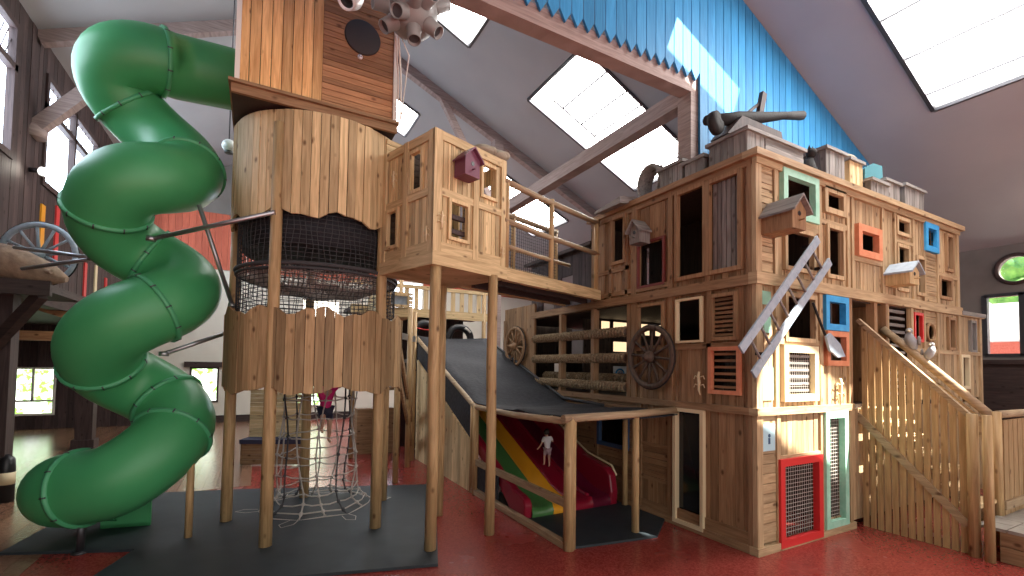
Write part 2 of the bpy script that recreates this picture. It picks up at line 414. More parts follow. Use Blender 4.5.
# back wall: plaster below, orange cladding above
def back_wall():
    mb = MB(); H = [(-8.07, -7.1, .8, 2.19), (-13.07, -11.9, .48, 2.13), (-4.2, -2.6, 3.3, 5.2), (-.9, 1.2, 4.4, 6.4), (-4.35, -3.0, .55, 2.2), (9.0, 14.5, 1.6, 5.6)]
    xs = sorted({-15, 10.2, *[h[0] for h in H if h[0] < 10], *[h[1] for h in H if h[1] < 10]}); zs = sorted({0, 6.1, *[h[2] for h in H], *[h[3] for h in H]})
    H = H[:-1]; Fb = Face((0, 18, 0), (1, 0, 0), (0, -1, 0))
    def walls(x0, x1, m, z1, hor):
        b = MB(); hs = [h for h in H]
        if hor: 
            for c, d in ((0, z1),):
                xs2 = sorted({x0, x1, *[e for h in hs for e in h[:2] if x0 < e < x1]}); zs2 = sorted({0, z1, *[e for h in hs for e in h[2:] if 0 < e < z1]})
                for a, bb in zip(xs2, xs2[1:]):
                    for p, q_ in zip(zs2, zs2[1:]):
                        if any(h[0] < (a+bb)/2 < h[1] and h[2] < (p+q_)/2 < h[3] for h in hs): continue
                        Fb.box(b, a, bb, p, q_, -.2, 0)
        else: Fb.boards(b, x0, x1, 0, z1, hs, .2, -.2, 0)
        b.build('wall_back', m, kind='structure')
    walls(-9.6, 10.2, M['plaster'], 6.1, True)
    walls(-15, -9.6, M['dark_v'], 4.6, False)
    b = MB(); Fb.boards(b, -9.6, 10.2, 6.1, 8.35, [(-.9, 1.2, 4.4, 6.4)], .22, -.12, .03); b.build('wall_back', M['orange_boards'], kind='structure')
    b = MB(); 
    b.prism([(-10.1, 18.05, 8.3), (3.6, 18.05, 8.3), (RX, 18.05, RZ+.1), (-10.1, 18.05, 9.1)], (0, .1, 0)); b.build('wall_back', M['grey_wall'], kind='structure')
    for i, (h, pm) in enumerate(zip(H, ('garden', 'garden', 'frosted', 'winp', 'garden'))):
        fr = MB(); Fb.frame(fr, h[0], h[1], h[2], h[3], .07, -.1, .03)
        if i == 1: Fb.box(fr, (h[0]+h[1])/2-.035, (h[0]+h[1])/2+.035, h[2]+.5, h[3], -.1, .02); Fb.box(fr, h[0], h[1], h[2]+.46, h[2]+.53, -.1, .02)
        f = fr.build('window_%d' % (10+i), M['white'] if i else M['dark_v'], kind='structure')
        p = MB(); Fb.box(p, h[0]+.05, h[1]-.05, h[2]+.05, h[3]-.05, -.09, -.07); p.build('pane', M[pm], f)
    lt = MB(); Fb.box(lt, -8.25, -6.95, 2.19, 2.4, 0, .1); lt.build('trim_2', M['dark_h'], kind='structure')
    sk = MB(); Fb.box(sk, -9.6, 10, 0, .28, 0, .05); sk.build('baseboard_back', M['dark_h'], kind='structure')
back_wall()
# upper left wall above the aisle
def left_wall():
    Fl = Face((-9.9, 0, 0), (0, 1, 0), (1, 0, 0))
    W = [(3.6, 8.1, 6.1, 8.65), (9.45, 16.6, 6.1, 8.5)]
    b = MB(); Fl.boards(b, -11, 18.2, 3.9, 9.15, W, .19, -.12, 0); b.build('wall_left', M['dark_v'], kind='structure')
    for i, h in enumerate(W):
        fr = MB(); Fl.frame(fr, *h, .12, -.1, .04)
        n = 4 if i else 3
        for k in range(1, n): u = h[0]+(h[1]-h[0])*k/n; Fl.box(fr, u-.06, u+.06, h[2], h[3], -.1, .04)
        Fl.box(fr, h[0], h[1], 7.75, 7.87, -.1, .04)
        f = fr.build('window_%d' % (14+i), M['dark_v'], kind='structure')
        p = MB(); Fl.box(p, h[0]+.05, h[1]-.05, h[2]+.05, h[3]-.05, -.1, -.08); p.build('pane', M['winp'], f)
        lt = MB()
        for k in range(26): u = h[0]+(h[1]-h[0])*k/26; lt.beam(Fl.p(u, 7.87, -.04), Fl.p(u+.3, 8.45, -.04), .015, .015)
        lt.build('lattice', M['dark_v'], f)
    for i, (y, z0, z1, m) in enumerate(((9.5, 4.7, 5.7, 'slide_yellow'), (10.3, 4.5, 5.9, 'redp'), (12.4, 4.1, 5.0, 'redp'), (13.3, 3.9, 5.1, 'cream'), (14.3, 3.9, 4.9, 'redp'), (15.3, 3.9, 4.8, 'ladder'), (16.2, 3.9, 4.8, 'orange'), (17.2, 3.9, 4.7, 'redp'))):
        t = MB(); Fl.box(t, y, y+.2, z0, z1, 0, .03); t.build('trim_%d' % (3+i), M[m], kind='structure')
    b = MB(); b.box((-15, -11, 3.6), (-9.9, 18.2, 3.8)); b.box((-10.05, -11, 3.55), (-9.75, 18.2, 3.95)); b.build('ceiling', M['dark_h'], kind='structure')
    b = MB(); b.box((-15.1, -11, 0), (-15, 18.2, 3.7)); b.build('wall_aisle', M['dark_v'], kind='structure')
    for y in (12.9, 5.2):
        b = MB(); b.box((-10.0, y-.18, 0), (-9.64, y+.18, 3.9)); b.box((-10.06, y-.24, 0), (-9.58, y+.24, .25)); b.build('trim_11', M['dark_v'], kind='structure')
left_wall()
# the blue boarded gable that hangs under the roof truss, its beam and the post under it
def gable():
    y = 1.407; b = MB(); x = -9.6; w_ = .205
    while x < 8.8:
        x1 = min(x+w_, 8.9); zt0 = roofz(x)-.02; zt1 = roofz(x1)-.02; zb = 7.35 if x < .6 else 5.95
        if min(zt0, zt1) > zb+.03:
            m_ = (x+x1)/2; g = .008
            b.prism([(x+g, y, zb+.06), (m_, y, zb-.1), (x1-g, y, zb+.06), (x1-g, y, zt1), (x+g, y, zt0)], (0, .04, 0))
        x = x1
    b.build('wall_gable', M['blue_boards'], kind='structure')
    t = MB(); t.box((-9.8, y+.06, 7.08), (.8, y+.3, 7.36)); t.build('trim_12', M['rafter'], kind='structure')
    for yy in (9.05,):
        t = MB()
        t.beam((10, yy, roofz(10)-.14), (RX, yy, RZ-.14), .2, .26); t.beam((-9.9, yy, roofz(-9.9)-.14), (RX, yy, RZ-.14), .2, .26)
        t.beam((.65, yy, 7.25), (2.6, yy, roofz(2.6)-.2), .16, .18); t.beam((.65, yy, 7.25), (-1.2, yy, roofz(-1.2)-.2), .16, .18)
        t.build('trim_13', M['rafter'], kind='structure')
    t = MB(); t.box((.52, 1.5, 6.97), (.78, 17.9, 7.27)); t.build('trim_14', M['rafter'], kind='structure')
    t = MB(); t.box((.5, y+.06, 5.3), (.8, y+.34, 7.08)); t.build('trim_15', M['rafter'], kind='structure')
    t = MB(); t.box((.5, 8.9, 0), (.8, 9.2, 9.5)); t.build('trim_16', M['rafter'], kind='structure')
    t = MB(); t.beam((-9.9, 9.0, 7.05), (-8.5, 9.0, 8.9), .24, .24); t.lathe((-9.9, 9, 7.0), [(.2, -.1), (.22, .05), (.1, .2)], 12); t.build('trim_17', M['rafter'], kind='structure')
gable()
# outside the right wall: a white building and a hedge
t = thing('neighbouring_building', 'white building with a red brick base seen outside through the right window', 'building', (17, -3, 0))
b = MB(); b.box((17, -14, 3.5), (20, 8, 4.86)); b.build('wall', M['ext_white'], t)
b = MB(); b.box((16.95, -14, -1), (20, 8, 3.5)); b.build('brick_base', M['ext_brick'], t)
for i in range(8):
    y = -12+i*3.0; t = thing('tree', 'green tree top rising outside behind the white building', 'tree', (23, y, -1), 'trees behind the white building')
    b = MB()
    for k in range(9): b.ball((23+random.uniform(-.6, .6), y+random.uniform(-.6, .6), 5.6+random.uniform(-1, 1.7)), random.uniform(.6, .95), 9, 6)
    b.build('crown', M['hedge'], t); b = MB(); b.cyl((23, y, -1), (23, y, 5), .16, .1, 8); b.build('trunk', M['dark_v'], t)
b = MB(); b.box((10.3, -20, -1.2), (40, 25, -1)); o = b.build('floor', M['ext_white'], kind='structure')

# ================================================================ THE BIG PLAYHOUSE
PH = thing('playhouse', 'three-storey brown wooden playhouse with many small windows, filling the right half', 'playhouse', (0, 0, 0))
FL = Face((0, 0, 0), (0, 1, 0), (-1, 0, 0)); FR = Face((0, 0, 0), (1, 0, 0), (0, -1, 0))
def part(mb, name, m, label=None, parent=None): return mb.build(name, M[m], parent or PH, label=label)
# openings: (u0, u1, z0, z1)
LH3 = [(2.5, 2.81, 4.35, 5.15), (1.6, 2.12, 3.82, 4.52), (.79, 1.28, 3.82, 5.14), (.22, .69, 3.82, 5.12)]
LH2 = [(1.6, 2.12, 2.75, 3.44), (.85, 1.28, 2.83, 3.45), (.3, .64, 2.86, 3.43), (.26, .66, 2.11, 2.66)]
LH1 = [(.83, 1.29, .12, 1.74), (2.42, 3.14, 1.01, 1.5)]
RH3 = [(.64, 1.33, 4.65, 5.14), (.66, 1.3, 3.87, 4.36), (1.7, 2.14, 4.86, 5.12), (1.74, 2.1, 3.87, 4.56), (2.65, 3.19, 4.35, 4.66), (3.94, 4.34, 4.85, 5.07),
       (3.94, 4.3, 4.3, 4.58), (5.04, 5.4, 4.75, 5.08), (5.97, 6.18, 4.43, 5.06), (4.67, 4.92, 3.85, 4.46), (3.94, 4.28, 3.87, 4.07), (5.62, 6.08, 3.87, 4.19)]
RH2 = [(.66, 1.32, 2.86, 3.43), (1.66, 2.12, 3.1, 3.44), (1.7, 2.14, 2.56, 2.94), (.64, 1.28, 2.07, 2.65), (2.35, 3.46, 1.9, 3.55), (3.58, 4.36, 1.9, 3.55),
       (4.58, 4.84, 3.0, 3.43), (5.0, 5.36, 2.97, 3.31), (5.98, 6.21, 2.89, 3.43), (7.05, 7.24, 2.88, 3.43), (6.56, 6.85, 2.14, 2.71)]
RH1 = [(.52, 1.34, .12, 1.1), (1.63, 2.05, .22, 1.7)]
def wallp(F, u0, u1, z0, z1, H, wd, m, hor=False, **k):
    b = MB(); F.boards(b, u0, u1, z0, z1, H, wd, hor=hor, **k); part(b, 'wall_boards', m)
def barp(F, name, m, items):
    for u0, u1, z0, z1, d0, d1 in items:
        b = MB(); F.box(b, u0, u1, z0, z1, d0, d1); part(b, name, m)
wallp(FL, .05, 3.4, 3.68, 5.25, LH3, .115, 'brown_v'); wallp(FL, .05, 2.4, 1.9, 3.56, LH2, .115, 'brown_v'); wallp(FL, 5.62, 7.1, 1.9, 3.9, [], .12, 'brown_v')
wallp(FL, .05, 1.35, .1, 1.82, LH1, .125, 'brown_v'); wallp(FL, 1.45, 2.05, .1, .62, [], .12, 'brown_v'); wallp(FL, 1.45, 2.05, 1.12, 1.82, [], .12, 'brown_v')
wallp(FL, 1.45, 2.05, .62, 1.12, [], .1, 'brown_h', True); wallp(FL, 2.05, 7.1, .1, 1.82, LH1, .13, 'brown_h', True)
wallp(FR, .38, 6.5, 3.68, 5.25, RH3, .105, 'lit_brown_v'); wallp(FR, .05, 7.58, 1.9, 3.56, RH2, .11, 'lit_brown_v'); wallp(FR, .42, 7.58, .1, 1.82, RH1, .13, 'lit_brown_v')
for u0, u1, z0, z1 in ((.1, .36, 3.72, 5.2), (.1, .4, .12, 1.8), (5.0, 5.5, 3.72, 5.2), (5.0, 5.45, 2.0, 3.5)): wallp(FR, u0, u1, z0, z1, RH3+RH2, .13 if u0 < 1 else .1, 'lit_brown_h', True, d0=-.02, d1=.012)
# timbers: corner posts, storey ledges, sill and cap
for z0, z1 in ((0.1, 1.8), (1.9, 3.54), (3.68, 5.25)):
    barp(FL, 'post', 'brown_v', [(0.036, .1, z0, z1, -.02, .035), (1.38, 1.47, z0, z1, -.02, .035)]+[((2.18, 2.3) if z0 > 1 else (2.05, 2.16))+(z0, z1, -.02, .035)])
barp(FL, 'post', 'brown_v', [q_+(-.02, .03) for q_ in ((.7, .77, 3.68, 5.16), (2.4, 2.47, 3.68, 5.16), (2.84, 2.9, 3.68, 5.16), (3.33, 3.42, 3.68, 5.16), (.67, .75, 1.9, 3.54), (2.32, 2.41, 1.9, 3.54),
      (5.55, 5.65, .1, 3.9), (7.02, 7.12, .1, 3.6), (3.2, 3.3, .1, 1.8), (4.3, 4.4, .1, 1.8))])
barp(FL, 'ledge', 'brown_h', [(.061, u1, z0, z1, -.06, .06) for z0, z1, u1 in ((0, .1, 7.1), (1.8, 1.9, 7.12), (3.54, 3.68, 5.65))]+[(.04, 3.44, 5.16, 5.25, -.02, .032), (.1, 2.4, 2.7, 2.78, 0, .03), (2.4, 3.4, 4.16, 4.24, 0, .03), (1.45, 3.4, 3.72, 3.8, 0, .03),
      (.1, 1.36, .1, .26, 0, .025), (1.45, 2.1, 1.12, 1.17, 0, .02), (1.45, 2.1, .56, .62, 0, .02), (1.45, 4.3, .1, .22, 0, .02)])
for z0, z1 in ((0.1, 1.8), (1.9, 3.54), (3.7, 5.16)):
    barp(FR, 'post', 'lit_brown_v', [(u0, u1, z0, z1, -.03, .035) for u0, u1 in ((-.036, .09), (.38, .46), (1.46, 1.54), (2.26, 2.34)) if not (u0 == .38 and z0 < 1.8)])
barp(FR, 'post', 'lit_brown_v', [q_+(-.02, .034) for q_ in ((.4, .48, .1, 1.8), (2.4, 2.47, 3.7, 5.16), (3.38, 3.46, 3.7, 5.16), (3.82, 3.9, 3.7, 5.16), (4.5, 4.58, 3.7, 5.16), (4.93, 5.0, 3.7, 5.16), (5.5, 5.57, 3.7, 5.16), (6.42, 6.52, 0, 5.16),
      (3.47, 3.57, 1.9, 3.54), (4.38, 4.47, 1.9, 3.54), (4.9, 4.96, 1.9, 3.54), (5.45, 5.53, 1.9, 3.54), (7.5, 7.6, 0, 3.54))])
barp(FR, 'ledge', 'lit_brown_h', [(-.065, u1, z0, z1, -.06, .065) for z0, z1, u1 in ((0, .1, 2.36), (1.8, 1.9, 2.35), (3.54, 3.62, 7.66), (3.62, 3.7, 6.54))]+[(-.037, 6.54, 5.16, 5.25, -.02, .05)]+
     [q_+(0, .03) for q_ in ((.46, 1.46, 4.42, 4.56), (.46, 1.46, 2.76, 2.84), (1.54, 2.26, 4.6, 4.68), (1.54, 2.26, 3.0, 3.06), (2.47, 3.38, 4.16, 4.24), (.48, 1.46, 1.18, 1.24), (3.9, 4.5, 4.66, 4.72), (3.9, 4.5, 4.14, 4.2), (4.47, 7.5, 2.76, 2.84), (5.57, 6.42, 4.24, 4.32))])
b = MB(); FL.box(b, .121, 3.5, 5.25, 5.34, -.12, .1); part(b, 'roof_cap', 'brown_h')
b = MB(); FR.box(b, -.1, 6.62, 5.25, 5.34, -.12, .1); part(b, 'roof_cap', 'lit_brown_h')
b = MB(); FR.box(b, 6.5, 7.7, 3.56, 3.64, -2, .08); part(b, 'annex_roof', 'grey_h')
# hidden shell: floors, roof deck, rear walls
b = MB()
for z in (1.78, 3.52): b.box((.03, .03, z), (6.5, 7.05, z+.1))
b.box((.03, .03, 5.2), (6.5, 3.4, 5.28)); part(b, 'deck', 'interior')
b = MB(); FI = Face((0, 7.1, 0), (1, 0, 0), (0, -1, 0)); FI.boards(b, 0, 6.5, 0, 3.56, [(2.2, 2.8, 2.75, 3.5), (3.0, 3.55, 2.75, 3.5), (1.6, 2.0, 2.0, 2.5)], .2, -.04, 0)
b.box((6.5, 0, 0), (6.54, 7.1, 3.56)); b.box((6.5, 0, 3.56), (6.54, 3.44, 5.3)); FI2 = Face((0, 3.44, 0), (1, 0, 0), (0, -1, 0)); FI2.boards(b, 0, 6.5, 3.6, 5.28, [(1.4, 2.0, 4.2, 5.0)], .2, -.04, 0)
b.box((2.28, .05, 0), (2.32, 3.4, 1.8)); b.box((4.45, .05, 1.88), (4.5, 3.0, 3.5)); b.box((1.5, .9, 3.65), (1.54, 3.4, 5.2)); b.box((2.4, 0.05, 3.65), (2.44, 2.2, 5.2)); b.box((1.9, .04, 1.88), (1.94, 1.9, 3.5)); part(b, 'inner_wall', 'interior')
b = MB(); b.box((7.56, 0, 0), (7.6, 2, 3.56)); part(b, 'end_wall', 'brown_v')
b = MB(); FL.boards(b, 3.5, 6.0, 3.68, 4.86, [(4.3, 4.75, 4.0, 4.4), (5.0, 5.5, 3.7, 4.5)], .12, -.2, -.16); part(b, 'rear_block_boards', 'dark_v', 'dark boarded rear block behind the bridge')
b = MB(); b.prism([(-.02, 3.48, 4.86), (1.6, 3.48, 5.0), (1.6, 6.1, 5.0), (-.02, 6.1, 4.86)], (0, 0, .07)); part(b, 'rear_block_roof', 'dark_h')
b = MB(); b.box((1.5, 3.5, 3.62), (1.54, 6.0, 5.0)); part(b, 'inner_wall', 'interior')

def window(F, u0, u1, z0, z1, bd, m, label=None, mesh=False, d1=.05, louvre=0, bars=0, glassm=None):
    fr = MB(); F.frame(fr, u0, u1, z0, z1, bd, -.02, d1); f = part(fr, 'window_frame', m, label)
    if mesh:
        g = MB(); s = .055
        n = int((u1-u0-2*bd)/s)
        for k in range(1, n+1): u = u0+bd+k*(u1-u0-2*bd)/(n+1); g.beam(F.p(u, z0+bd, -.02), F.p(u, z1-bd, -.02), .006, .006)
        n = int((z1-z0-2*bd)/s)
        for k in range(1, n+1): z = z0+bd+k*(z1-z0-2*bd)/(n+1); g.beam(F.p(u0+bd, z, -.02), F.p(u1-bd, z, -.02), .006, .006)
        g.build('wire_mesh', M['rope'], f)
    if louvre:
        g = MB()
        for k in range(louvre):
            z = z0+bd+(k+.5)*(z1-z0-2*bd)/louvre
            F.box(g, u0+bd, u1-bd, z-.018, z+.018, -.06, -.01)
        g.build('slats', M['brown_h' if F is FL else 'grey_h'], f)
    if bars:
        g = MB()
        for k in range(bars):
            u = u0+bd+(k+.5)*(u1-u0-2*bd)/bars; F.box(g, u-.03, u+.03, z0+bd, z1-bd, -.06, -.03)
        g.build('bars', M['grey_wood'], f)
    if glassm:
        g = MB(); F.box(g, u0+bd, u1-bd, z0+bd, z1-bd, -.03, -.02); g.build('pane', M[glassm], f)
    return f
# left face
window(FL, 2.45, 2.86, 4.3, 5.2, .06, 'brown_v'); window(FL, 1.55, 2.17, 3.77, 4.57, .04, 'oxred', 'thin dark red frame', d1=.035)
window(FL, .74, 1.33, 3.77, 5.19, .06, 'brown_v'); window(FL, .17, .74, 3.77, 5.17, .06, 'brown_v', bars=6)
window(FL, 1.55, 2.17, 2.7, 3.49, .05, 'brown_v'); window(FL, .82, 1.31, 2.8, 3.48, .032, 'cream', 'cream yellow frame')
window(FL, .25, .69, 2.81, 3.48, .05, 'brown_v', louvre=9); window(FL, .2, .71, 2.05, 2.72, .055, 'orange', 'faded orange frame', louvre=6)
window(FL, .78, 1.34, .05, 1.8, .055, 'cream', 'cream door frame with dark glass', glassm='darkglass', d1=.07)
window(FL, 2.36, 3.2, .95, 1.56, .07, 'navy', 'dark blue frame')
# right face
window(FR, .54, 1.42, 4.55, 5.22, .1, 'mint', 'mint green frame', d1=.07); window(FR, .6, 1.36, 3.8, 4.42, .06, 'lit_brown_v')
window(FR, 1.62, 2.22, 4.79, 5.19, .085, 'lit_brown_v'); window(FR, 1.67, 2.17, 3.8, 4.62, .06, 'lit_brown_v'); window(FR, 2.54, 3.3, 4.24, 4.76, .11, 'orange', 'salmon orange frame', d1=.07)
window(FR, 3.88, 4.4, 4.79, 5.12, .06, 'lit_brown_v'); window(FR, 3.88, 4.36, 4.24, 4.64, .06, 'lit_brown_v'); window(FR, 4.94, 5.5, 4.65, 5.18, .1, 'blue', 'bright blue frame', d1=.07)
window(FR, 5.91, 6.24, 4.37, 5.12, .06, 'brown_v'); window(FR, 4.61, 4.98, 3.79, 4.52, .06, 'lit_brown_v'); window(FR, 3.88, 4.34, 3.81, 4.13, .06, 'lit_brown_v'); window(FR, 5.56, 6.14, 3.81, 4.25, .06, 'brown_v')
window(FR, .6, 1.38, 2.8, 3.49, .06, 'lit_brown_v', bars=0); window(FR, 1.57, 2.21, 3.01, 3.53, .095, 'blue', 'bright blue frame', d1=.07); window(FR, 1.62, 2.22, 2.48, 3.0, .08, 'orange', 'salmon orange frame', d1=.06)
window(FR, .54, 1.38, 1.97, 2.75, .1, 'cream', 'cream white frame', mesh=True, louvre=6, d1=.06)
window(FR, 4.53, 4.89, 2.95, 3.48, .05, 'redp', 'red frame', d1=.03); window(FR, 5.93, 6.26, 2.84, 3.48, .05, 'brown_v'); window(FR, 7.0, 7.29, 2.83, 3.48, .05, 'grey_wood'); window(FR, 6.5, 6.91, 2.08, 2.77, .06, 'cream', 'cream frame')
window(FR, .42, 1.44, .02, 1.2, .1, 'redp', 'red door frame', mesh=True, d1=.07); window(FR, 1.53, 2.15, .1, 1.8, .1, 'mint', 'mint green door frame', mesh=True, d1=.07)
b = MB(); b.tube([FR.p(5.18+.15*math.cos(2*PI*i/24), 3.14+.16*math.sin(2*PI*i/24), .02) for i in range(24)], .03, 6, closed=True); part(b, 'oval_window_frame', 'brown_v')
b = MB()                                            # slatted doorway and the lining of the stair opening
for k in range(13): FR.box(b, 3.57, 4.38, 2.0+k*.12, 2.05+k*.12, -.12, -.06)
part(b, 'doorway_slats', 'grey_h')
b = MB(); FR.box(b, 2.3, 2.36, 1.88, 3.56, -1.2, .04); FR.box(b, 3.44, 3.5, 1.88, 3.56, -1.2, .04); FR.box(b, 3.1, 3.2, 1.88, 3.56, -.1, .02); part(b, 'doorway_lining', 'brown_v')
for u0, u1, z0, z1 in ((.1, .3, 3.28, 3.46), (.12, .34, 2.0, 2.44), (.15, .3, 2.9, 3.12)):
    b = MB(); FR.box(b, u0, u1, z0, z1, -.0, .022); part(b, 'painted_patch', 'mint', 'mint green painted board')
# the opening with rope-wrapped rails
def wrapped(mb, p, q, r, turns):
    p = V(p); q = V(q); n = turns*4
    mb.tube([p.lerp(q, i/n) for i in range(n+1)], r, 10, radii=[r*(.68, .96, 1, .96)[i % 4] for i in range(n+1)])
for z in (3.05, 2.58, 2.06):
    for d, zz in ((.02, 0), (-.3, .14 if z < 2.2 else 0)):
        if d < 0 and z > 2.2: continue
        p0 = FL.p(2.42, z+zz, d); p1 = FL.p(5.58, z+zz, d)
        b = MB(); b.cyl(p0, p1, .06, n=10); ra = part(b, 'rail', 'wheel', 'rail wrapped in hemp rope')
        n = 38*10; b = MB(); b.tube([p0.lerp(p1, i/n)+V((math.cos(2*PI*i/10), 0, math.sin(2*PI*i/10)))*.072 for i in range(n+1)], .028, 6); b.build('rope_wrapping', M['hemp'], ra)
for u in (3.35, 4.45):
    b = MB(); FL.box(b, u-.045, u+.045, 1.9, 3.54, -.08, .05); part(b, 'post', 'brown_v')
FN = Face((0, 4.5, 0), (1, 0, 0), (0, -1, 0))
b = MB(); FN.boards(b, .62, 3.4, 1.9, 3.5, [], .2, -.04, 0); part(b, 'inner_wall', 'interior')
for u0, u1, z0, z1 in ((1.1, 1.36, 3.27, 3.48), (1.46, 1.88, 3.2, 3.48), (2.33, 2.62, 3.2, 3.48), (2.8, 3.08, 3.2, 3.48), (1.46, 1.88, 2.78, 3.02)):
    b = MB(); FN.frame(b, u0-.03, u1+.03, z0-.03, z1+.02, .03, 0, .03); f = part(b, 'inner_window', 'dark_v'); b = MB(); FN.box(b, u0, u1, z0, z1, .004, .01); b.build('pane', M['amber'], f)
t = thing('poster', 'white poster with a round blue emblem inside the playhouse behind the rope rails', 'poster', FN.p(1.68, 2.0, .01))
b = MB(); FN.box(b, 1.48, 1.88, 2.0, 2.44, .003, .012); b.build('paper', M['enamel'], t)
b = MB(); b.lathe(FN.p(1.68, 2.24, .012), [(.15, 0), (.15, .004), (.001, .004)], 28, FN.n); b.build('disc', M['blue'], t)
b = MB(); b.lathe(FN.p(1.68, 2.24, .016), [(.105, 0), (.105, .003), (.08, .003), (.08, 0), (.105, 0)], 28, FN.n); b.build('ring', M['enamel'], t)
b = MB(); FN.box(b, 1.68, 1.71, 2.17, 2.31, .016, .02); FN.box(b, 1.62, 1.73, 2.2, 2.23, .016, .02); b.beam(FN.p(1.63, 2.21, .018), FN.p(1.695, 2.31, .018), .02, .004, up=FN.n); b.build('symbol', M['enamel'], t)
# carved ornaments (little pale lizards) fixed on the walls
def lizard(F, u, z, s, parent, d=.045):
    b = MB(); pth = [(-.5, -.1), (-.3, .05), (0, 0), (.25, .08), (.45, 0)]
    b.tube([F.p(u+y*s*.5, z+x*s, d) for x, y in pth], .03*s*3, 8, radii=[.015*s*3*k for k in (.5, .9, 1.5, 1.3, 1)])
    for x in (-.12, .22):
        for sg in (-1, 1): b.tube([F.p(u, z+x*s, d), F.p(u+sg*.2*s, z+(x+.06)*s, d), F.p(u+sg*.26*s, z+(x-.08)*s, d)], .02*s, 6)
    return b.build('carved_lizard', M['carved'], parent, label='pale carved lizard ornament')
lizard(FL, .86, 2.2, .36, PH); lizard(FR, 1.95, 2.1, .42, PH, .06)

# ---- things hung on the playhouse
def wagon_wheel(name, F, u, z, ru, rz, d, label, group=None, m='wheel'):
    t = thing(name, label, 'wheel', F.p(u, z-rz, d), group)
    def P(a, k, dd=0): return F.p(u+ru*k*math.cos(a), z+rz*k*math.sin(a), d+dd)
    N = 40
    b = MB(); b.tube([P(2*PI*i/N, .93) for i in range(N)], .05, 6, closed=True); b.build('felloe', M[m], t)
    b = MB(); b.tube([P(2*PI*i/N, 1.0) for i in range(N)], .02, 6, closed=True); b.build('iron_tyre', M['iron'], t)
    for k in range(12):
        a = 2*PI*k/12+.1; b = MB(); b.tube([P(a, .15), P(a, .55), P(a, .92)], .02, 8, radii=[.03, .02, .026]); b.build('spoke', M[m], t)
    b = MB(); b.lathe(F.p(u, z, d-.04), [(.07, 0), (.1, .03), (.1, .09), (.06, .13), (.05, .19), (.001, .2)], 16, F.n); b.build('hub', M[m], t)
    return t
wagon_wheel('wagon_wheel', FL, 1.77, 2.59, .5, .52, .1, 'dark spoked wagon wheel hung on the brown playhouse wall beside the rope rails')
wagon_wheel('wagon_wheel', FL, 6.38, 2.9, .5, .5, .08, 'brown wagon wheel on the far wall panel above the black slide netting', m='brown_v')
def birdhouse(F, u, z, wd, ht, dp, wallm, roofm, label, d=.03, flip=False):
    t = thing('birdhouse', label, 'birdhouse', F.p(u, z, d), 'birdhouses on the playhouse walls')
    b = MB(); b.prism([F.p(u-wd/2, z, d), F.p(u+wd/2, z, d), F.p(u+wd/2, z+ht*.62, d), F.p(u, z+ht, d), F.p(u-wd/2, z+ht*.62, d)], F.n*dp); b.build('box', M[wallm], t)
    b = MB()
    for s in (-1, 1):
        a = V(F.p(u+s*wd*.68, z+ht*.5, d)); c = V(F.p(u, z+ht*1.04, d))
        b.prism([a, c, c+V((0, 0, .03)), a+V((0, 0, .03))], F.n*(dp+.06))
    b.build('roof', M[roofm], t)
    h = MB(); h.lathe(F.p(u, z+ht*.5, d+dp-.002), [(.032, 0), (.032, .006)], 14, F.n); h.build('entrance_hole', M['black'], t)
    p = MB(); p.cyl(F.p(u, z+ht*.28, d+dp-.01), F.p(u, z+ht*.28, d+dp+.07), .01, n=8); p.build('perch', M[wallm], t)
    return t
birdhouse(FL, 1.98, 4.5, .24, .36, .24, 'grey_wood', 'grey_h', 'grey birdhouse on the shaded playhouse wall above the red-framed window')
birdhouse(FR, .22, 4.2, .3, .4, .42, 'brown_v', 'grey_h', 'large brown birdhouse near the playhouse corner beside the mint window')
birdhouse(FR, 3.62, 3.84, .34, .34, .34, 'pale_v', 'ladder', 'pale birdhouse with a blue-grey roof above the stair doorway')
# the painted ladder and the shovel
t = thing('ladder', 'blue-grey wooden ladder hung slanting across the playhouse corner window', 'ladder', (-.5, -.2, 2.3))
A0, A1, B0, B1 = V((-.6, -.2, 2.64)), V((1.12, -.2, 4.26)), V((-.36, -.2, 2.34)), V((1.42, -.2, 3.98))
for p, q in ((A0, A1), (B0, B1)):
    b = MB(); b.beam(p, q, .03, .12, up=(0, 0, 1)); b.build('side_rail', M['ladder'], t, bevel=.005)
for k in range(8):
    f_ = .1+.8*k/7; b = MB(); b.cyl(A0.lerp(A1, f_), B0.lerp(B1, f_), .016, n=8); b.build('rung', M['grey_wood'], t)
for q in (A1+V((-.1, 0, -.1)), B1+V((-.1, 0, -.1)), B0+V((.3, 0, .27))): b = MB(); b.beam(q, q+V((0, .16, 0)), .04, .04); b.build('bracket', M['iron'], t)
t = thing('shovel', 'old shovel with blue-grey blade hanging on the playhouse below the ladder', 'shovel', (1.6, -.12, 2.55))
b = MB(); b.cyl((1.16, -.1, 3.37), (1.47, -.12, 2.86), .018, n=8); b.build('handle', M['iron'], t)
b = MB(); b.prism([(1.40, -.15, 2.90), (1.52, -.15, 2.95), (1.78, -.15, 2.80), (1.92, -.15, 2.62), (1.72, -.15, 2.60), (1.50, -.15, 2.70)], (0, .03, 0)); b.build('blade', M['ladder'], t)
t = thing('wall_sign', 'small pale blue notice board on the playhouse corner at door height', 'sign', FR.p(.22, 1.33, .02))
b = MB(); FR.box(b, .09, .35, 1.33, 1.68, .015, .035); b.build('board', M['sign_blue'], t)
b = MB(); FR.box(b, .2, .24, 1.42, 1.5, .035, .039); b.lathe(FR.p(.22, 1.53, .036), [(.025, 0), (.025, .004)], 12, FR.n); b.build('symbol', M['navy'], t)

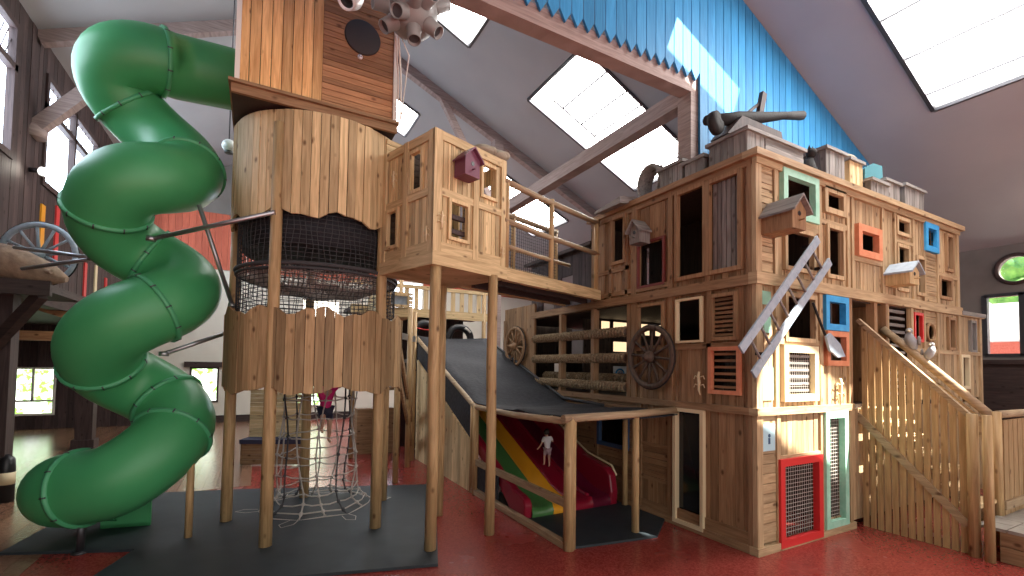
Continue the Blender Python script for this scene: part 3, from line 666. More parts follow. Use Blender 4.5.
# ---- things on the playhouse roof
def crate(name, x0, x1, y0, y1, z0, z1, m, label, cat='crate', lid=True, hm='grey_h', group='boxes along the playhouse roof'):
    t = thing(name, label, cat, ((x0+x1)/2, (y0+y1)/2, z0), group)
    b = MB(); F = Face((x0, y0, 0), (1, 0, 0), (0, -1, 0)); 
    b.box((x0+.02, y0+.02, z0), (x1-.02, y1-.02, z1-.05)); F.boards(b, 0, x1-x0, z0, z1-.04, [], .1, -.02, .0, hor=(m[-1] == 'h'))
    G = Face((x0, y0, 0), (0, 1, 0), (-1, 0, 0)); G.boards(b, 0, y1-y0, z0, z1-.04, [], .1, -.02, 0, hor=(m[-1] == 'h')); b.build('body', M[m], t)
    if lid:
        l = MB(); l.box((x0-.04, y0-.04, z1-.05), (x1+.04, y1+.04, z1)); l.build('lid', M[hm], t)
    return t
Z5 = 5.34
crate('roof_crate', .1, .5, .18, .8, Z5, 5.78, 'grey_wood', 'tall grey wooden crate on the roof corner under the cannon')
crate('roof_crate', .1, .45, .9, 1.25, Z5, 5.68, 'grey_wood', 'grey box on the shaded roof edge between coil and corner crate')
crate('roof_crate', .1, .5, 1.3, 1.78, Z5, 5.76, 'grey_wood', 'grey box with a lid on the shaded roof edge next to the rope coil')
crate('roof_crate', .55, 1.5, .2, .7, Z5, 5.8, 'grey_h', 'long crate of level boards on the roof above the mint window')
crate('roof_crate', 1.6, 2.08, .15, .6, Z5, 5.5, 'grey_h', 'low flat crate on the roof carrying the cat figure', lid=False)
crate('roof_chimney', 2.14, 2.7, .2, .7, Z5, 6.02, 'grey_wood', 'tall grey boarded chimney box on the roof right of the cat figure', 'chimney')
crate('roof_chimney', 2.86, 3.28, .2, .6, Z5, 6.0, 'pale_v', 'narrow capped chimney post on the roof carrying a sack', 'chimney')
crate('roof_crate', 3.34, 3.9, .1, .6, Z5, 5.72, 'grey_wood', 'grey roof crate carrying the turquoise glass pane')
crate('roof_crate', 3.95, 4.5, .15, .6, Z5, 5.86, 'grey_wood', 'grey roof crate right of the turquoise glass pane')
crate('roof_crate', 4.7, 5.5, .15, .7, Z5, 5.92, 'grey_wood', 'wide pale grey roof crate with overhanging lid near the far end')
def sack(c, s, label):
    b = MB(); b.ball(c, 1, 14, 8, s); b.ball((c[0]+s[0]*.6, c[1], c[2]+s[2]*.25), 1, 12, 7, (s[0]*.6, s[1]*.8, s[2]*.8)); b.ball((c[0]-s[0]*.7, c[1]+.03, c[2]-s[2]*.1), 1, 12, 7, (s[0]*.5, s[1]*.7, s[2]*.7))
    return solo(b, 'sack', M['sack'], label, 'sack', (c[0], c[1], c[2]-s[2]))
sack((5.9, .3, 5.46), (.3, .2, .12), 'pale sack lying on the playhouse roof at the far right end')
sack((3.06, .4, 6.07), (.26, .18, .08), 'grey sack draped on the narrow roof chimney post')
b = MB()
for k in range(9):
    x = .16+k*.035; b.tube([(x, 2.08+.25*math.cos(2*PI*i/28), 5.66+.3*math.sin(2*PI*i/28)) for i in range(28)], .03, 6, closed=True)
solo(b, 'rope_coil', M['grey_h'], 'upright coil of thick rope on the shaded roof edge', 'rope', (.3, 2.08, Z5))
t = thing('cannon', 'dark wooden toy cannon on a block above the playhouse corner roof', 'cannon', (.75, .6, 5.8))
b = MB(); b.prism([(.06, .45, 5.8), (1.46, .45, 5.8), (1.36, .45, 6.15), (.4, .45, 6.15)], (0, .3, 0)); b.build('carriage', M['dark_v'], t)
b = MB(); b.tube([(-.2, .6, 5.98), (.5, .6, 6.2), (1.1, .6, 6.38), (1.7, .6, 6.58), (2.2, .6, 6.72)], .1, 12, radii=[.07, .1, .085, .06, .075]); b.build('barrel', M['iron'], t)
b = MB(); b.lathe((-.06, .56, 5.96), [(.05, -.06), (.16, -.05), (.17, 0), (.16, .05), (.05, .06)], 20, (.2, -1, .05)); b.build('wheel', M['iron'], t)
b = MB(); b.beam((.55, .62, 6.2), (1.2, .62, 6.72), .05, .04); b.build('rammer', M['dark_v'], t)
b = MB(); b.beam((1.0, .6, 6.3), (1.13, .6, 6.78), .07, .1); b.build('upright', M['dark_v'], t)
t = thing('cat_figure', 'small dark cat figure sitting on the flat crate on the roof', 'figurine', (1.9, .35, 5.5))
b = MB(); b.tube([(1.9, .35, 5.5), (1.9, .35, 5.62), (1.92, .35, 5.74), (1.94, .34, 5.82)], .1, 12, radii=[.13, .13, .09, .05]); b.ball((1.95, .32, 5.9), .08, 12, 8)
for s in (-1, 1): b.lathe((1.95+s*.045, .33, 5.95), [(.03, 0), (.001, .08)], 8)
b.tube([(1.9, .42, 5.53), (1.75, .45, 5.53), (1.66, .4, 5.56)], .025, 8); b.build('body', M['iron'], t)
b = MB(); b.prism([(3.36, .2, 5.73), (4.0, .2, 5.86), (3.98, .2, 6.1), (3.66, .2, 6.08), (3.36, .2, 5.92)], (.04, .16, 0)); solo(b, 'glass_pane', M['turq'], 'turquoise glass pane leaning on a grey roof crate', 'glass pane', (3.7, .3, 5.72))
t = thing('weathervane', 'small grey shed hood fixed on the shaded roof edge by the bridge', 'hood', (-.02, 2.65, 5.34))
b = MB(); b.prism([(.1, 2.3, 5.34), (.1, 3.0, 5.34), (.1, 3.0, 5.38), (.1, 2.3, 5.46)], (-.4, 0, -.06)); b.build('hood', M['grey_h'], t)
t.name = 'roof_hood'

# ================================================================ THE OUTER STAIR
ST = thing('staircase', 'wooden staircase with slatted side and log handrails rising to the playhouse doorway', 'staircase', (3.0, -.7, 0))
FS = Face((2.6, 0, 0), (0, -1, 0), (-1, 0, 0))           # u runs towards the viewer
def rail_z(u): return 3.22-1.075*u
def str_z(u): return 1.72-1.06*u
for k in range(13):
    u = .05+k*.095; b = MB(); FS.box(b, u, u+.073, 0, rail_z(u+.03)-.03, -.025, .0); part(b, 'slat', 'log', parent=ST)
b = MB(); b.beam(FS.p(-.02, str_z(0), .02), FS.p(1.27, str_z(1.27), .02), .03, .1); part(b, 'stringer', 'log_h', parent=ST)
b = MB(); b.beam(FS.p(0, rail_z(0), -.02), FS.p(1.3, rail_z(1.3), -.02), .07, .06); part(b, 'handrail', 'log_h', parent=ST)
b = MB(); b.tube([(3.42, .0, 3.12), (3.42, -.5, 2.62), (3.42, -1.3, 1.78)], .06, 12); part(b, 'handrail', 'log_h', parent=ST)
b = MB(); b.beam((3.42, .0, 2.8), (3.42, -1.3, 1.5), .03, .22); part(b, 'side_board', 'log_h', parent=ST)
b = MB(); b.beam((3.45, .02, 1.55), (3.45, -1.3, .25), .04, .25); part(b, 'stringer', 'log_h', parent=ST)
for k in range(7):
    y = -.02-.185*k; z = 1.84-.2*k; b = MB(); b.box((2.63, y-.21, z-.05), (3.42, y, z)); part(b, 'tread', 'pale_h', parent=ST)
for p, r in (((2.56, -1.34), .065), ((2.5, -1.5), .055), ((3.42, -1.34), .06)):
    b = MB(); b.cyl((*p, 0), (*p, 1.86), r, r*.92, 12); part(b, 'newel_post', 'log', parent=ST)
LD = thing('stair_landing', 'low tiled landing box with a slatted railing at the foot of the staircase', 'landing', (3.6, -2.0, 0))
b = MB(); FLd = Face((2.62, -1.56, 0), (0, -1, 0), (-1, 0, 0)); FLd.boards(b, 0, 1.4, 0, .4, [], .2, -.04, 0, hor=True); b.box((2.62, -2.98, 0), (5.4, -2.94, .4)); b.build('side_panel', M['brown_h'], LD)
b = MB()
for i in range(9):
    for j in range(5): b.box((2.62+i*.31, -1.62-j*.29, .38), (2.62+i*.31+.3, -1.62-j*.29+.28, .42))
b.build('tiles', M['tile'], LD)
for k in range(10):
    x = 3.5+k*.19; b = MB(); b.box((x, -1.39, .0), (x+.165, -1.36, 1.74)); b.build('slat', M['skirt'], LD)
b = MB(); b.tube([(3.42, -1.35, 1.82), (5.4, -1.35, 1.80)], .055, 10); b.build('handrail', M['log_h'], LD)
b = MB(); b.box((3.42, -1.42, .5), (5.4, -1.39, .62)); b.build('bottom_rail', M['log_h'], LD)
def bird(p, s, label, lean):
    t = thing('bird_figure', label, 'figurine', p, 'bird figures on the stair handrail'); x, y, z = p
    b = MB(); b.tube([(x, y, z), (x, y+lean*.02, z+.12*s), (x, y+lean*.06, z+.24*s), (x, y+lean*.07, z+.34*s)], .1, 12, radii=[.05*s, .1*s, .085*s, .045*s]); b.ball((x, y+lean*.06, z+.38*s), .06*s, 12, 8)
    b.build('body', M['stone'], t)
    k = MB(); k.lathe((x-.04*s, y+lean*.05, z+.38*s), [(.028*s, 0), (.001, .1*s)], 8, (-1, -.3, -.2)); k.build('beak', M['carved'], t)
    for q in (-.08, .1): w_ = MB(); w_.ball((x, y+q*s, z+.18*s), 1, 10, 6, (.05*s, .03*s, .1*s)); w_.build('wing', M['grey_wood'], t)
bird((3.42, -.42, 2.76), .8, 'taller grey bird figure perched on the far stair handrail', 1)
bird((3.42, -.58, 2.6), .62, 'shorter grey bird figure perched lower on the far stair handrail', -1)

# ================================================================ THE ROUND TOWER
TC = V((-4.93, 4.03, 0))
POSTS = [(-5.6, 3.03), (-6.1, 4.37), (-4.19, 3.1), (-4.97, 5.21), (-3.78, 4.44)]
TW = thing('play_tower', 'round pine tower on five log posts with a wooden box on top', 'tower', TC)
def tpart(mb, name, m, label=None): return mb.build(name, M[m], TW, label=label)
for x, y in POSTS:
    b = MB(); b.tube([(x, y, 0), (x, y, 1.5), (x, y, 3.2), (x, y, 5.6)], .075, 14, radii=[.08, .078, .075, .072]); tpart(b, 'post', 'log')
def ring_boards(R_, n, zlo, zhi, th, skip=None, lo=None):
    b = MB()
    for k in range(n):
        a0 = 2*PI*(k+.035)/n; a1 = 2*PI*(k+.965)/n; j = random.uniform(-.006, .006); q = []
        if skip and skip((a0+a1)/2): continue
        for r in (R_-th+j, R_+j):
            for a in (a0, a1): q.append((r, a))
        def P(r, a, z): return (TC.x+r*math.cos(a), TC.y+r*math.sin(a), z)
        (r0, _), (_, _), (r1, _), _ = q
        b.hexa([P(r0, a0, zlo(a0)), P(r1, a0, zlo(a0)), P(r1, a1, zlo(a1)), P(r0, a1, zlo(a1)), P(r0, a0, zhi(a0)), P(r1, a0, zhi(a0)), P(r1, a1, zhi(a1)), P(r0, a1, zhi(a1))])
    return b
def wav(base, amp, k, ph): return lambda a: base+amp*math.sin(k*a+ph)+amp*.5*math.sin(2.3*k*a+ph*2)
tpart(ring_boards(1.27, 66, wav(2.03, .045, 8, .5), wav(3.1, .055, 11, 1.1), .035), 'skirt_boards', 'skirt', 'waney pine boards around the lower ring')
tpart(ring_boards(1.235, 66, wav(4.40, .05, 9, 2.2), lambda a: 5.78, .035), 'drum_boards', 'pale_v', 'pale pine boards around the upper drum')
b = MB(); b.lathe(TC, [(1.225, 2.12), (1.225, 3.02)], 48); tpart(b, 'skirt_gap_shade', 'interior')  # dark sheet added as the shade in the skirt board gaps
b = MB(); b.lathe(TC, [(1.19, 4.5), (1.19, 5.76)], 48); tpart(b, 'drum_gap_shade', 'interior')  # dark sheet added as the shade in the drum board gaps
b = MB(); b.lathe(TC+V((0, 0, 4.5)), [(1.19, 0), (1.19, .06), (.001, .07)], 40); b.lathe(TC+V((0, 0, 4.5)), [(.001, 0), (1.19, .001)], 40); tpart(b, 'upper_shade_deck', 'interior')  # solid floor added to keep the underside of the drum dark
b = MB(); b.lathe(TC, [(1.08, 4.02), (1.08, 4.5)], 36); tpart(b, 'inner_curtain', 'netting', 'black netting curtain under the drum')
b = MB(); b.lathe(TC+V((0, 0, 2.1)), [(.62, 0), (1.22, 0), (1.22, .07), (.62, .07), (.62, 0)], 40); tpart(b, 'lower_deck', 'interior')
b = MB()
def ringp(R_, z, n=48, wob=0): return [(TC.x+R_*math.cos(2*PI*i/n), TC.y+R_*math.sin(2*PI*i/n), z+wob*math.sin(2*PI*i/n*5)) for i in range(n)]
for k in range(24): z = 3.05+k*.06; b.tube(ringp(1.14, z, 36, .012), .0055, 4, closed=True)
for k in range(88):
    a = 2*PI*k/88; b.tube([(TC.x+1.14*math.cos(a+.02*math.sin(i*2+k)), TC.y+1.14*math.sin(a+.02*math.sin(i*2+k)), 3.05+i*.23) for i in range(7)], .005, 4, caps=False)
tpart(b, 'safety_net', 'rope_dark', 'fine dark netting between the posts')
b = MB(); b.tube(ringp(1.16, 3.74), .028, 8, closed=True); b.tube(ringp(1.15, 3.68), .02, 8, closed=True); tpart(b, 'hoop', 'rope_dark')
b = MB()
for s in range(-18, 19):
    t_ = s*.06; h = math.sqrt(max(0, 1.14**2-t_*t_))
    for ax in (0, 1):
        p = [(TC.x+(t_ if ax else h*u), TC.y+(h*u if ax else t_), 3.70-.28*(1-min(1, (t_*t_+h*h*u*u)/1.3))+.03*math.sin(9*t_+7*u)) for u in (-1, -.5, 0, .5, 1)]
        b.tube(p, .009, 4, caps=False)
tpart(b, 'net_floor', 'rope', 'sagging rope net floor')
BY = 2.95; X0, X1, XS = -6.1, -4.1, -5.1
FT = Face((X0, BY, 0), (1, 0, 0), (0, -1, 0))
b = MB(); FT.boards(b, 0, XS-X0, 5.95, 8.9, [], .125); tpart(b, 'box_boards', 'lit_gold_v', 'upright golden pine boards')
FT2 = Face((X0, BY, 0), (0, 1, 0), (-1, 0, 0)); b = MB(); FT2.boards(b, 0, 2.6, 5.95, 8.9, [(1.45, 2.55, 6.5, 7.55)], .125); tpart(b, 'box_boards', 'lit_gold_v', 'upright golden pine boards')
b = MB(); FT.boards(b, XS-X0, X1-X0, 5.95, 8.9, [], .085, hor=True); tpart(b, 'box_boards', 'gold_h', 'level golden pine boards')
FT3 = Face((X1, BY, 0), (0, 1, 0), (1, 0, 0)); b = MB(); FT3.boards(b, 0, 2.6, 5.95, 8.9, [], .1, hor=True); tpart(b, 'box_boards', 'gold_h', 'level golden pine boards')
b = MB(); b.box((X0, BY+2.56, 5.95), (X1, BY+2.6, 8.9)); tpart(b, 'box_back', 'interior')
b = MB(); b.box((X0, BY, 8.9), (X1, BY+2.6, 8.94)); tpart(b, 'box_top', 'interior')
b = MB(); b.box((X0-.09, BY-.12, 5.91), (X1+.05, BY+2.65, 5.95)); tpart(b, 'box_ledge', 'brown_h')
b = MB(); b.box((X0-.06, BY-.07, 5.80), (X1+.03, BY-.02, 5.91)); tpart(b, 'ledge_fascia', 'brown_h')
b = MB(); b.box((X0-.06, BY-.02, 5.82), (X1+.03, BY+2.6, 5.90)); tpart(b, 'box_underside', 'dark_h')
for q in (X0-.03, X1-.03): b = MB(); b.box((q, BY-.04, 5.95), (q+.055, BY+.015, 8.9)); tpart(b, 'corner_trim', 'white', 'pale corner strip')
OC = V((-4.58, BY, 7.09))
b = MB(); b.lathe(OC, [(.25, 0), (.25, .02), (.235, .03), (.001, .03)], 36, (0, -1, 0)); solo(b, 'oval_panel', M['felt'], 'dark grey round panel fixed on the golden box', 'panel', OC-V((0, 0, .25)))
t = thing('wall_tag', 'tiny white tag below the dark round panel on the golden box', 'tag', OC-V((.03, .01, .33)))
TP = OC-V((.03, .005, .295))
b = MB(); b.lathe(TP, [(.035, 0), (.035, .015), (.001, .016)], 14, (0, -1, 0)); b.build('plate', M['enamel'], t)
for q in (-1, 1): b = MB(); b.lathe(TP+V((q*.012, -.014, .005)), [(.007, 0), (.007, .004)], 8, (0, -1, 0)); b.build('hole', M['black'], t)
# rope climbing net hanging under the tower
NC = V((-4.82, 4.62, 0)); NT = thing('climbing_net', 'grey rope climbing net hanging from the tower down to the slate mat', 'net', NC)
def nr(z): return .56+.04*math.sin(z*3)+(.34*(1-z/.32)**2 if z < .32 else 0)
zs = [.03, .10, .2, .34, .62, .92, 1.22, 1.52, 1.82, 2.1]
nn = 12
def NP(i, z, j=0):
    a = 2*PI*i/nn+.15*math.sin(z*2.2+i); r = nr(z)*(1+.05*math.sin(i*2.7+z*4)); return V((NC.x+r*math.cos(a)*1.05, NC.y+r*math.sin(a)*.9, max(.03, z+.02*math.sin(i*3+z*9))))
for i in range(nn):
    zz = []; rr_ = []
    for z in zs[:-1]:
        for e, k in ((-.02, .013), (-.012, .028), (.012, .028), (.02, .013)):
            if z+e > .02: zz.append(z+e); rr_.append(k)
    b = MB(); b.tube([NP(i, z) for z in zz+[2.1]], .013, 6, radii=rr_+[.013]); b.build('upright_rope', M['rope_dark' if i % 3 == 1 else 'rope'], NT)
for z in zs[:-1]:
    b = MB(); pts = []
    for i in range(nn): pts += [NP(i, z), (NP(i, z)+NP(i+1, z))/2-V((0, 0, .02 if z > .1 else 0))]
    b.tube(pts, .011, 6, closed=True); b.build('cross_rope', M['rope'], NT)
for i in range(0, nn, 2):
    p = NP(i, .03); d = V((p.x-NC.x, p.y-NC.y, 0)).normalized()
    b = MB(); b.tube([p, p+d*.18+V((0, 0, .0)), p+d*.32+V((d.y*.12, -d.x*.12, .0)), p+d*.2+V((d.y*.2, -d.x*.2, 0)), p+V((d.y*.12, -d.x*.12, 0))], .012, 6); b.build('loose_rope', M['rope'], NT)

# ================================================================ HUT ON STILTS AND BRIDGE
A = V((math.cos(rad(18.5)), math.sin(rad(18.5)), 0)); B = V((-A.y, A.x, 0)); HO = V((-3.806, 1.911, 0))
FA = Face(HO, A, -B); FB = Face(HO, B, -A); FBr = Face(HO+A*1.3, B, A)
HT = thing('hut_on_stilts', 'small pale wooden hut standing on three log stilts beside the tower', 'hut', HO)
def hpart(mb, name, m, label=None): return mb.build(name, M[m], HT, label=label)
for (x, y), top in (((-3.806+.06, 1.911+.06), 3.72), ((-3.148, 3.341), 3.72), ((-2.784, 2.222), 3.72)):
    b = MB(); b.tube([(x, y, 0), (x+.012, y, 1.3), (x-.006, y, 2.4), (x, y, top)], .07, 14, radii=[.078, .072, .075, .07]); hpart(b, 'stilt', 'log')
HA_ = [(.26, .56, 4.12, 4.6), (.84, 1.1, 4.86, 5.3)]
HB_ = [(.28, .52, 4.78, 5.3), (.84, 1.08, 4.1, 4.6)]
for F, u0, u1, z0, z1, H, wd, m, hor in ((FA, .05, 1.3, 3.9, 5.45, HA_, .085, 'pale_v', 0), (FB, 0, 1.2, 3.9, 5.45, HB_, .085, 'pale_v', 0), (Face(HO+B*1.2, A, B), 0, 1.3, 3.9, 5.42, [(.55, 1.28, 4.75, 5.4)], .09, 'interior', 1), (Face(HO+B*1.2, A, B), 0, 1.3, 5.43, 5.75, [], .09, 'pale_h', 1), (Face(HO+B*.62+A*.03, A, B), 0, .62, 3.9, 5.4, [], .09, 'interior', 1),  # the interior panels are dark to stand in for shade inside the hut
                               (FBr, 0, 1.2, 3.9, 5.45, [(.25, 1.0, 3.9, 5.2)], .09, 'pale_v', 0), (FB, 1.21, 1.9, 4.9, 5.75, [], .09, 'pale_h', 1)):
    b = MB(); F.boards(b, u0, u1, z0, z1, H, wd, -.03, 0, hor=bool(hor)); hpart(b, 'wall_boards', m)
for F, us in ((FA, ((-.035, .1), (.66, .76), (1.22, 1.32))), (FB, ((-.025, .1), (.58, .68), (1.12, 1.22)))):
    for u0, u1 in us: b = MB(); F.box(b, u0, u1, 3.88, 5.5, -.02, .03 if F is FA else .035); hpart(b, 'stile', 'pale_v')
for F, e in ((FA, 1.32), (FB, 1.22)):
    for z0, z1 in ((3.88, 4.02), (4.64, 4.74), (5.38, 5.5)): b = MB(); F.box(b, .1, e-.1, z0, z1, -.02, .025); hpart(b, 'rail', 'pale_h')
b = MB(); FA.box(b, -.05, 1.34, 3.7, 3.88, -1.25, .05); hpart(b, 'platform', 'pale_h')
for F, h in ((FA, HA_[0]), (FA, HA_[1]), (FB, HB_[0]), (FB, HB_[1])):
    b = MB(); F.frame(b, h[0]-.04, h[1]+.04, h[2]-.04, h[3]+.04, .045, -.03, .035); hpart(b, 'window_frame', 'pale_v')
for q in (4.2, 4.4): b = MB(); FA.box(b, .24, .58, q, q+.06, -.1, -.04); hpart(b, 'inner_slat', 'dark_v')
lizard(FA, .09, 4.3, .26, HT); lizard(FA, 1.24, 4.1, .2, HT); lizard(FB, .1, 4.12, .22, HT); lizard(FB, .9, 5.05, .26, HT)
t = thing('birdhouse', 'plum purple birdhouse on the pale stilted hut', 'birdhouse', FA.p(.42, 4.98, .03))
F = FA; u, z = .43, 4.93
b = MB(); b.prism([F.p(u-.13, z, .03), F.p(u+.13, z, .03), F.p(u+.13, z+.24, .03), F.p(u, z+.36, .03), F.p(u-.13, z+.24, .03)], F.n*.22); b.build('box', M['purple'], t)
b = MB()
for s in (-1, 1):
    a = F.p(u+s*.17, z+.2, .03); c = F.p(u, z+.37, .03); b.prism([a, c, c+V((0, 0, .025)), a+V((0, 0, .025))], F.n*.27)
b.build('roof', M['purple'], t)
b = MB(); b.lathe(F.p(u, z+.17, .249), [(.03, 0), (.03, .006)], 12, F.n); b.build('entrance_hole', M['black'], t)
b = MB(); b.cyl(F.p(u, z+.09, .24), F.p(u, z+.09, .31), .01, n=8); b.build('perch', M['purple'], t)
c = FA.p(.92, 5.56, -.05); sack((c.x, c.y, c.z), (.17, .11, .07), 'sackcloth bundle on top of the stilted hut, left one'); c = FA.p(1.2, 5.57, -.05); sack((c.x, c.y, c.z), (.17, .12, .08), 'larger sackcloth bundle on top of the stilted hut above the bridge end')

BR = thing('rope_bridge', 'wooden bridge with log handrails joining the stilted hut to the playhouse', 'bridge', FA.p(1.3, 3.7))
def bpart(mb, name, m, label=None): return mb.build(name, M[m], BR, label=label)
E1 = 3.96
b = MB(); FA.box(b, 1.34, E1, 3.69, 3.88, -.06, .05); FA.box(b, 1.34, E1+.3, 3.69, 3.86, -1.06, -1.0); bpart(b, 'edge_beam', 'pale_h')
b = MB()
for k in range(30):
    u = 1.36+k*.093; FA.box(b, u, u+.085, 3.79, 3.83, -1.02, -.04)
bpart(b, 'deck_boards', 'interior')
b = MB()
for d in (-.3, -.7): FA.box(b, 1.34, E1, 3.66, 3.78, d-.04, d+.04)
bpart(b, 'joist', 'dark_h')
for d, us in ((0, (1.36, 2.47, 3.86)), (-1.0, (1.4, 2.6, 3.9))):
    for u in us:
        b = MB(); b.cyl(FA.p(u, 3.85, d), FA.p(u, 5.24, d), .045, n=10); bpart(b, 'rail_post', 'log')
for d in (0, -1.0):
    for z, r in ((5.18, .05), (4.58, .045), (4.2, .03)):
        if d == 0 and z == 4.2: e = 2.47
        else: e = 3.92
        b = MB(); b.tube([FA.p(1.3, z+.03, d), FA.p(2.2, z, d), FA.p(3.0, z, d), FA.p(e, z, d)], r, 10); bpart(b, 'rail', 'log_h')
b = MB()
for k in range(44): u = 1.36+k*.06; b.beam(FA.p(u, 3.86, -.97), FA.p(u, 5.15, -.97), .006, .006)
for k in range(21): z = 3.9+k*.06; b.beam(FA.p(1.34, z, -.97), FA.p(3.95, z, -.97), .006, .006)
bpart(b, 'side_net', 'rope_dark')

# ================================================================ THE WIDE LANE SLIDE
WS = thing('lane_slide', 'wide indoor slide with red, green and yellow lanes under the black netting', 'slide', (-1.1, 2.6, 0))
def zsl(y):
    if y < 2.55: return .16
    if y < 3.3: t_ = (y-2.55)/.75; return .16+.2*t_*t_
    return .36+.45*(y-3.3)
YS = [2.5+.1*i for i in range(9)]+[3.4+.3*i for i in range(16)]
def lane(x0, x1, m, name, label=None, raise_=0):
    b = MB(); n = 7; vs = []; fs = []
    prof = [(x0+(x1-x0)*i/(n-1), .05*((2*i/(n-1)-1)**2)**2+raise_) for i in range(n)]
    rows = [[(x, 2.46, .03) for x, d in prof], [(x, 2.44, .10) for x, d in prof]]+[[(x, y, zsl(y)+d) for x, d in prof] for y in YS]
    for r in rows: vs += r
    for i in range(len(rows)-1):
        for j in range(n-1): fs.append((i*n+j, i*n+j+1, (i+1)*n+j+1, (i+1)*n+j))
    b.add(vs, fs, True); return b.build(name, M[m], WS, label=label)
lane(-1.92, -1.52, 'slide_green', 'lane', 'green lane'); lane(-1.52, -1.12, 'slide_yellow', 'lane', 'yellow lane'); lane(-1.12, -.72, 'slide_red', 'lane', 'crimson lane'); lane(-.72, -.34, 'slide_maroon', 'lane', 'dark crimson lane')
for x in (-1.12, -.72):
    b = MB(); b.tube([(x, y, zsl(y)+.05) for y in YS[1:]], .03, 8); b.build('lane_divider', M['slide_red'], WS)
for x0, x1, h in ((-2.06, -1.92, .20), (-.34, -.18, .48)):
    pr = [(2.46, .02), (2.44, .25), (2.5, zsl(2.5)+h*.8), (2.62, zsl(2.6)+h), (2.85, zsl(2.85)+h*1.02)]+[(y, zsl(y)+(.2 if x0 < -1 else .4)) for y in (3.3, 4, 5, 6, 7, 7.9)]
    bt = [(7.9, zsl(7.9)-.05), (5, zsl(5)-.05), (3.3, zsl(3.3)-.05), (2.9, .02)]
    b = MB(); b.prism([(x0, y, z) for y, z in pr+bt], (x1-x0, 0, 0)); o = b.build('side_flange', M['slide_red'], WS, bevel=.03)
b = MB(); b.tube([(-.17, y, z+.01) for y, z in ((2.5, .5), (2.62, zsl(2.6)+.49), (2.85, zsl(2.85)+.5), (3.3, zsl(3.3)+.41), (5, zsl(5)+.41), (7.5, zsl(7.5)+.41))], .018, 8); b.build('edge_trim', M['cream'], WS)
SF = thing('slide_enclosure', 'log framed enclosure with black netting roof over the wide slide', 'enclosure', (-2.1, 1.25, 0))
def spart(mb, name, m, label=None): return mb.build(name, M[m], SF, label=label)
for x, y, h, r in ((-2.1, 1.24, 1.74, .075), (-.89, 1.28, 1.68, .055), (-2.12, 4.2, 1.66, .06), (-2.12, 4.35, 1.7, .05), (-.1, 2.36, 1.7, .05)):
    b = MB(); b.cyl((x, y, 0), (x, y, h), r, r*.94, 14); spart(b, 'post', 'log')
b = MB(); b.cyl((-2.03, 1.23, 0), (-2.03, 1.23, 1.68), .03, n=10); spart(b, 'post', 'log')
b = MB(); b.tube([(-2.22, 1.22, 1.72), (-1, 1.26, 1.73), (-.02, 1.3, 1.76)], .055, 12); spart(b, 'top_rail', 'log_h')
b = MB(); b.tube([(-2.12, 1.2, 1.68), (-2.12, 2.7, 1.62), (-2.12, 4.25, 1.62), (-2.12, 6.3, 2.42), (-2.12, 8.0, 3.1)], .05, 12); spart(b, 'top_rail', 'log_h')
b = MB(); b.beam((-2.12, 1.2, .6), (-2.12, 4.2, .6), .05, .11); spart(b, 'middle_rail', 'log_h')
b = MB(); b.beam((-2.12, 1.2, .05), (-2.12, 4.3, .05), .09, .09); spart(b, 'sill', 'log_h')
b = MB()
for k in range(24):
    y = 4.3+k*.15; za = zsl(y)+.1; zb = zsl(y+.144)+.1; x0, x1 = -2.14, -2.1; y0 = y+.004; y1 = y+.146
    b.hexa([(x0, y0, 0), (x1, y0, 0), (x1, y1, 0), (x0, y1, 0), (x0, y0, za), (x1, y0, za), (x1, y1, zb), (x0, y1, zb)])
spart(b, 'side_boards', 'pale_v')
b = MB(); b.prism([(-2.1, y, z) for y, z in ((4.2, zsl(4.2)-.15), (8, zsl(8)-.15), (8, 3.08), (6.3, 2.4), (4.25, 1.6))], (.015, 0, 0)); b.box((-2.1, 3.3, .12), (-2.08, 4.2, .56)); spart(b, 'side_netting', 'netting')
b = MB(); nx, ny = 9, 40; vs = []; fs = []
for j in range(ny+1):
    y = 1.26+6.9*j/ny
    zt = 1.70 if y < 2.7 else 1.66 if y < 4.25 else 1.66+(y-4.25)*.385
    for i in range(nx):
        s = i/(nx-1); vs.append((-2.1+2.06*s, y, zt-.07*math.sin(PI*s)*(.6+.4*math.sin(y*2))+.02*math.sin(y*5+s*4)))
for j in range(ny):
    for i in range(nx-1): a = j*nx+i; fs.append((a, a+1, a+nx+1, a+nx))
b.add(vs, fs, True); o = b.build('roof_netting', M['netting'], SF); sm = o.modifiers.new('thickness', 'SOLIDIFY'); sm.thickness = .015
b = MB(); b.tube([(-.06, 3.0, 1.7), (-.06, 4.3, 1.75), (-.06, 6.3, 2.5), (-.06, 8, 3.15)], .03, 8); spart(b, 'edge_rope', 'rope_dark')
t = thing('inner_tube', 'black inflated riding ring lying at the top of the netting', 'ring', (-.75, 8.45, 2.95), 'black riding rings')
b = MB(); b.tube([(-.75+.34*math.cos(2*PI*i/28), 8.45, 3.15+.34*math.sin(2*PI*i/28)) for i in range(28)], .1, 10, closed=True); b.build('tyre', M['black'], t)
b = MB(); b.tube([(-.75+.34*math.cos(a), 8.33, 3.15+.34*math.sin(a)) for a in (.6, .9, 1.2)], .03, 8); b.build('handle', M['white'], t)
b = MB(); b.tube([(-1.75+.32*math.cos(2*PI*i/28), 8.5, 3.2+.34*math.sin(2*PI*i/28)) for i in range(28)], .11, 10, closed=True); solo(b, 'inner_tube', M['black'], 'black riding ring behind the leftmost log stilts at the slide top', 'ring', (-1.75, 8.5, 2.9), 'black riding rings')
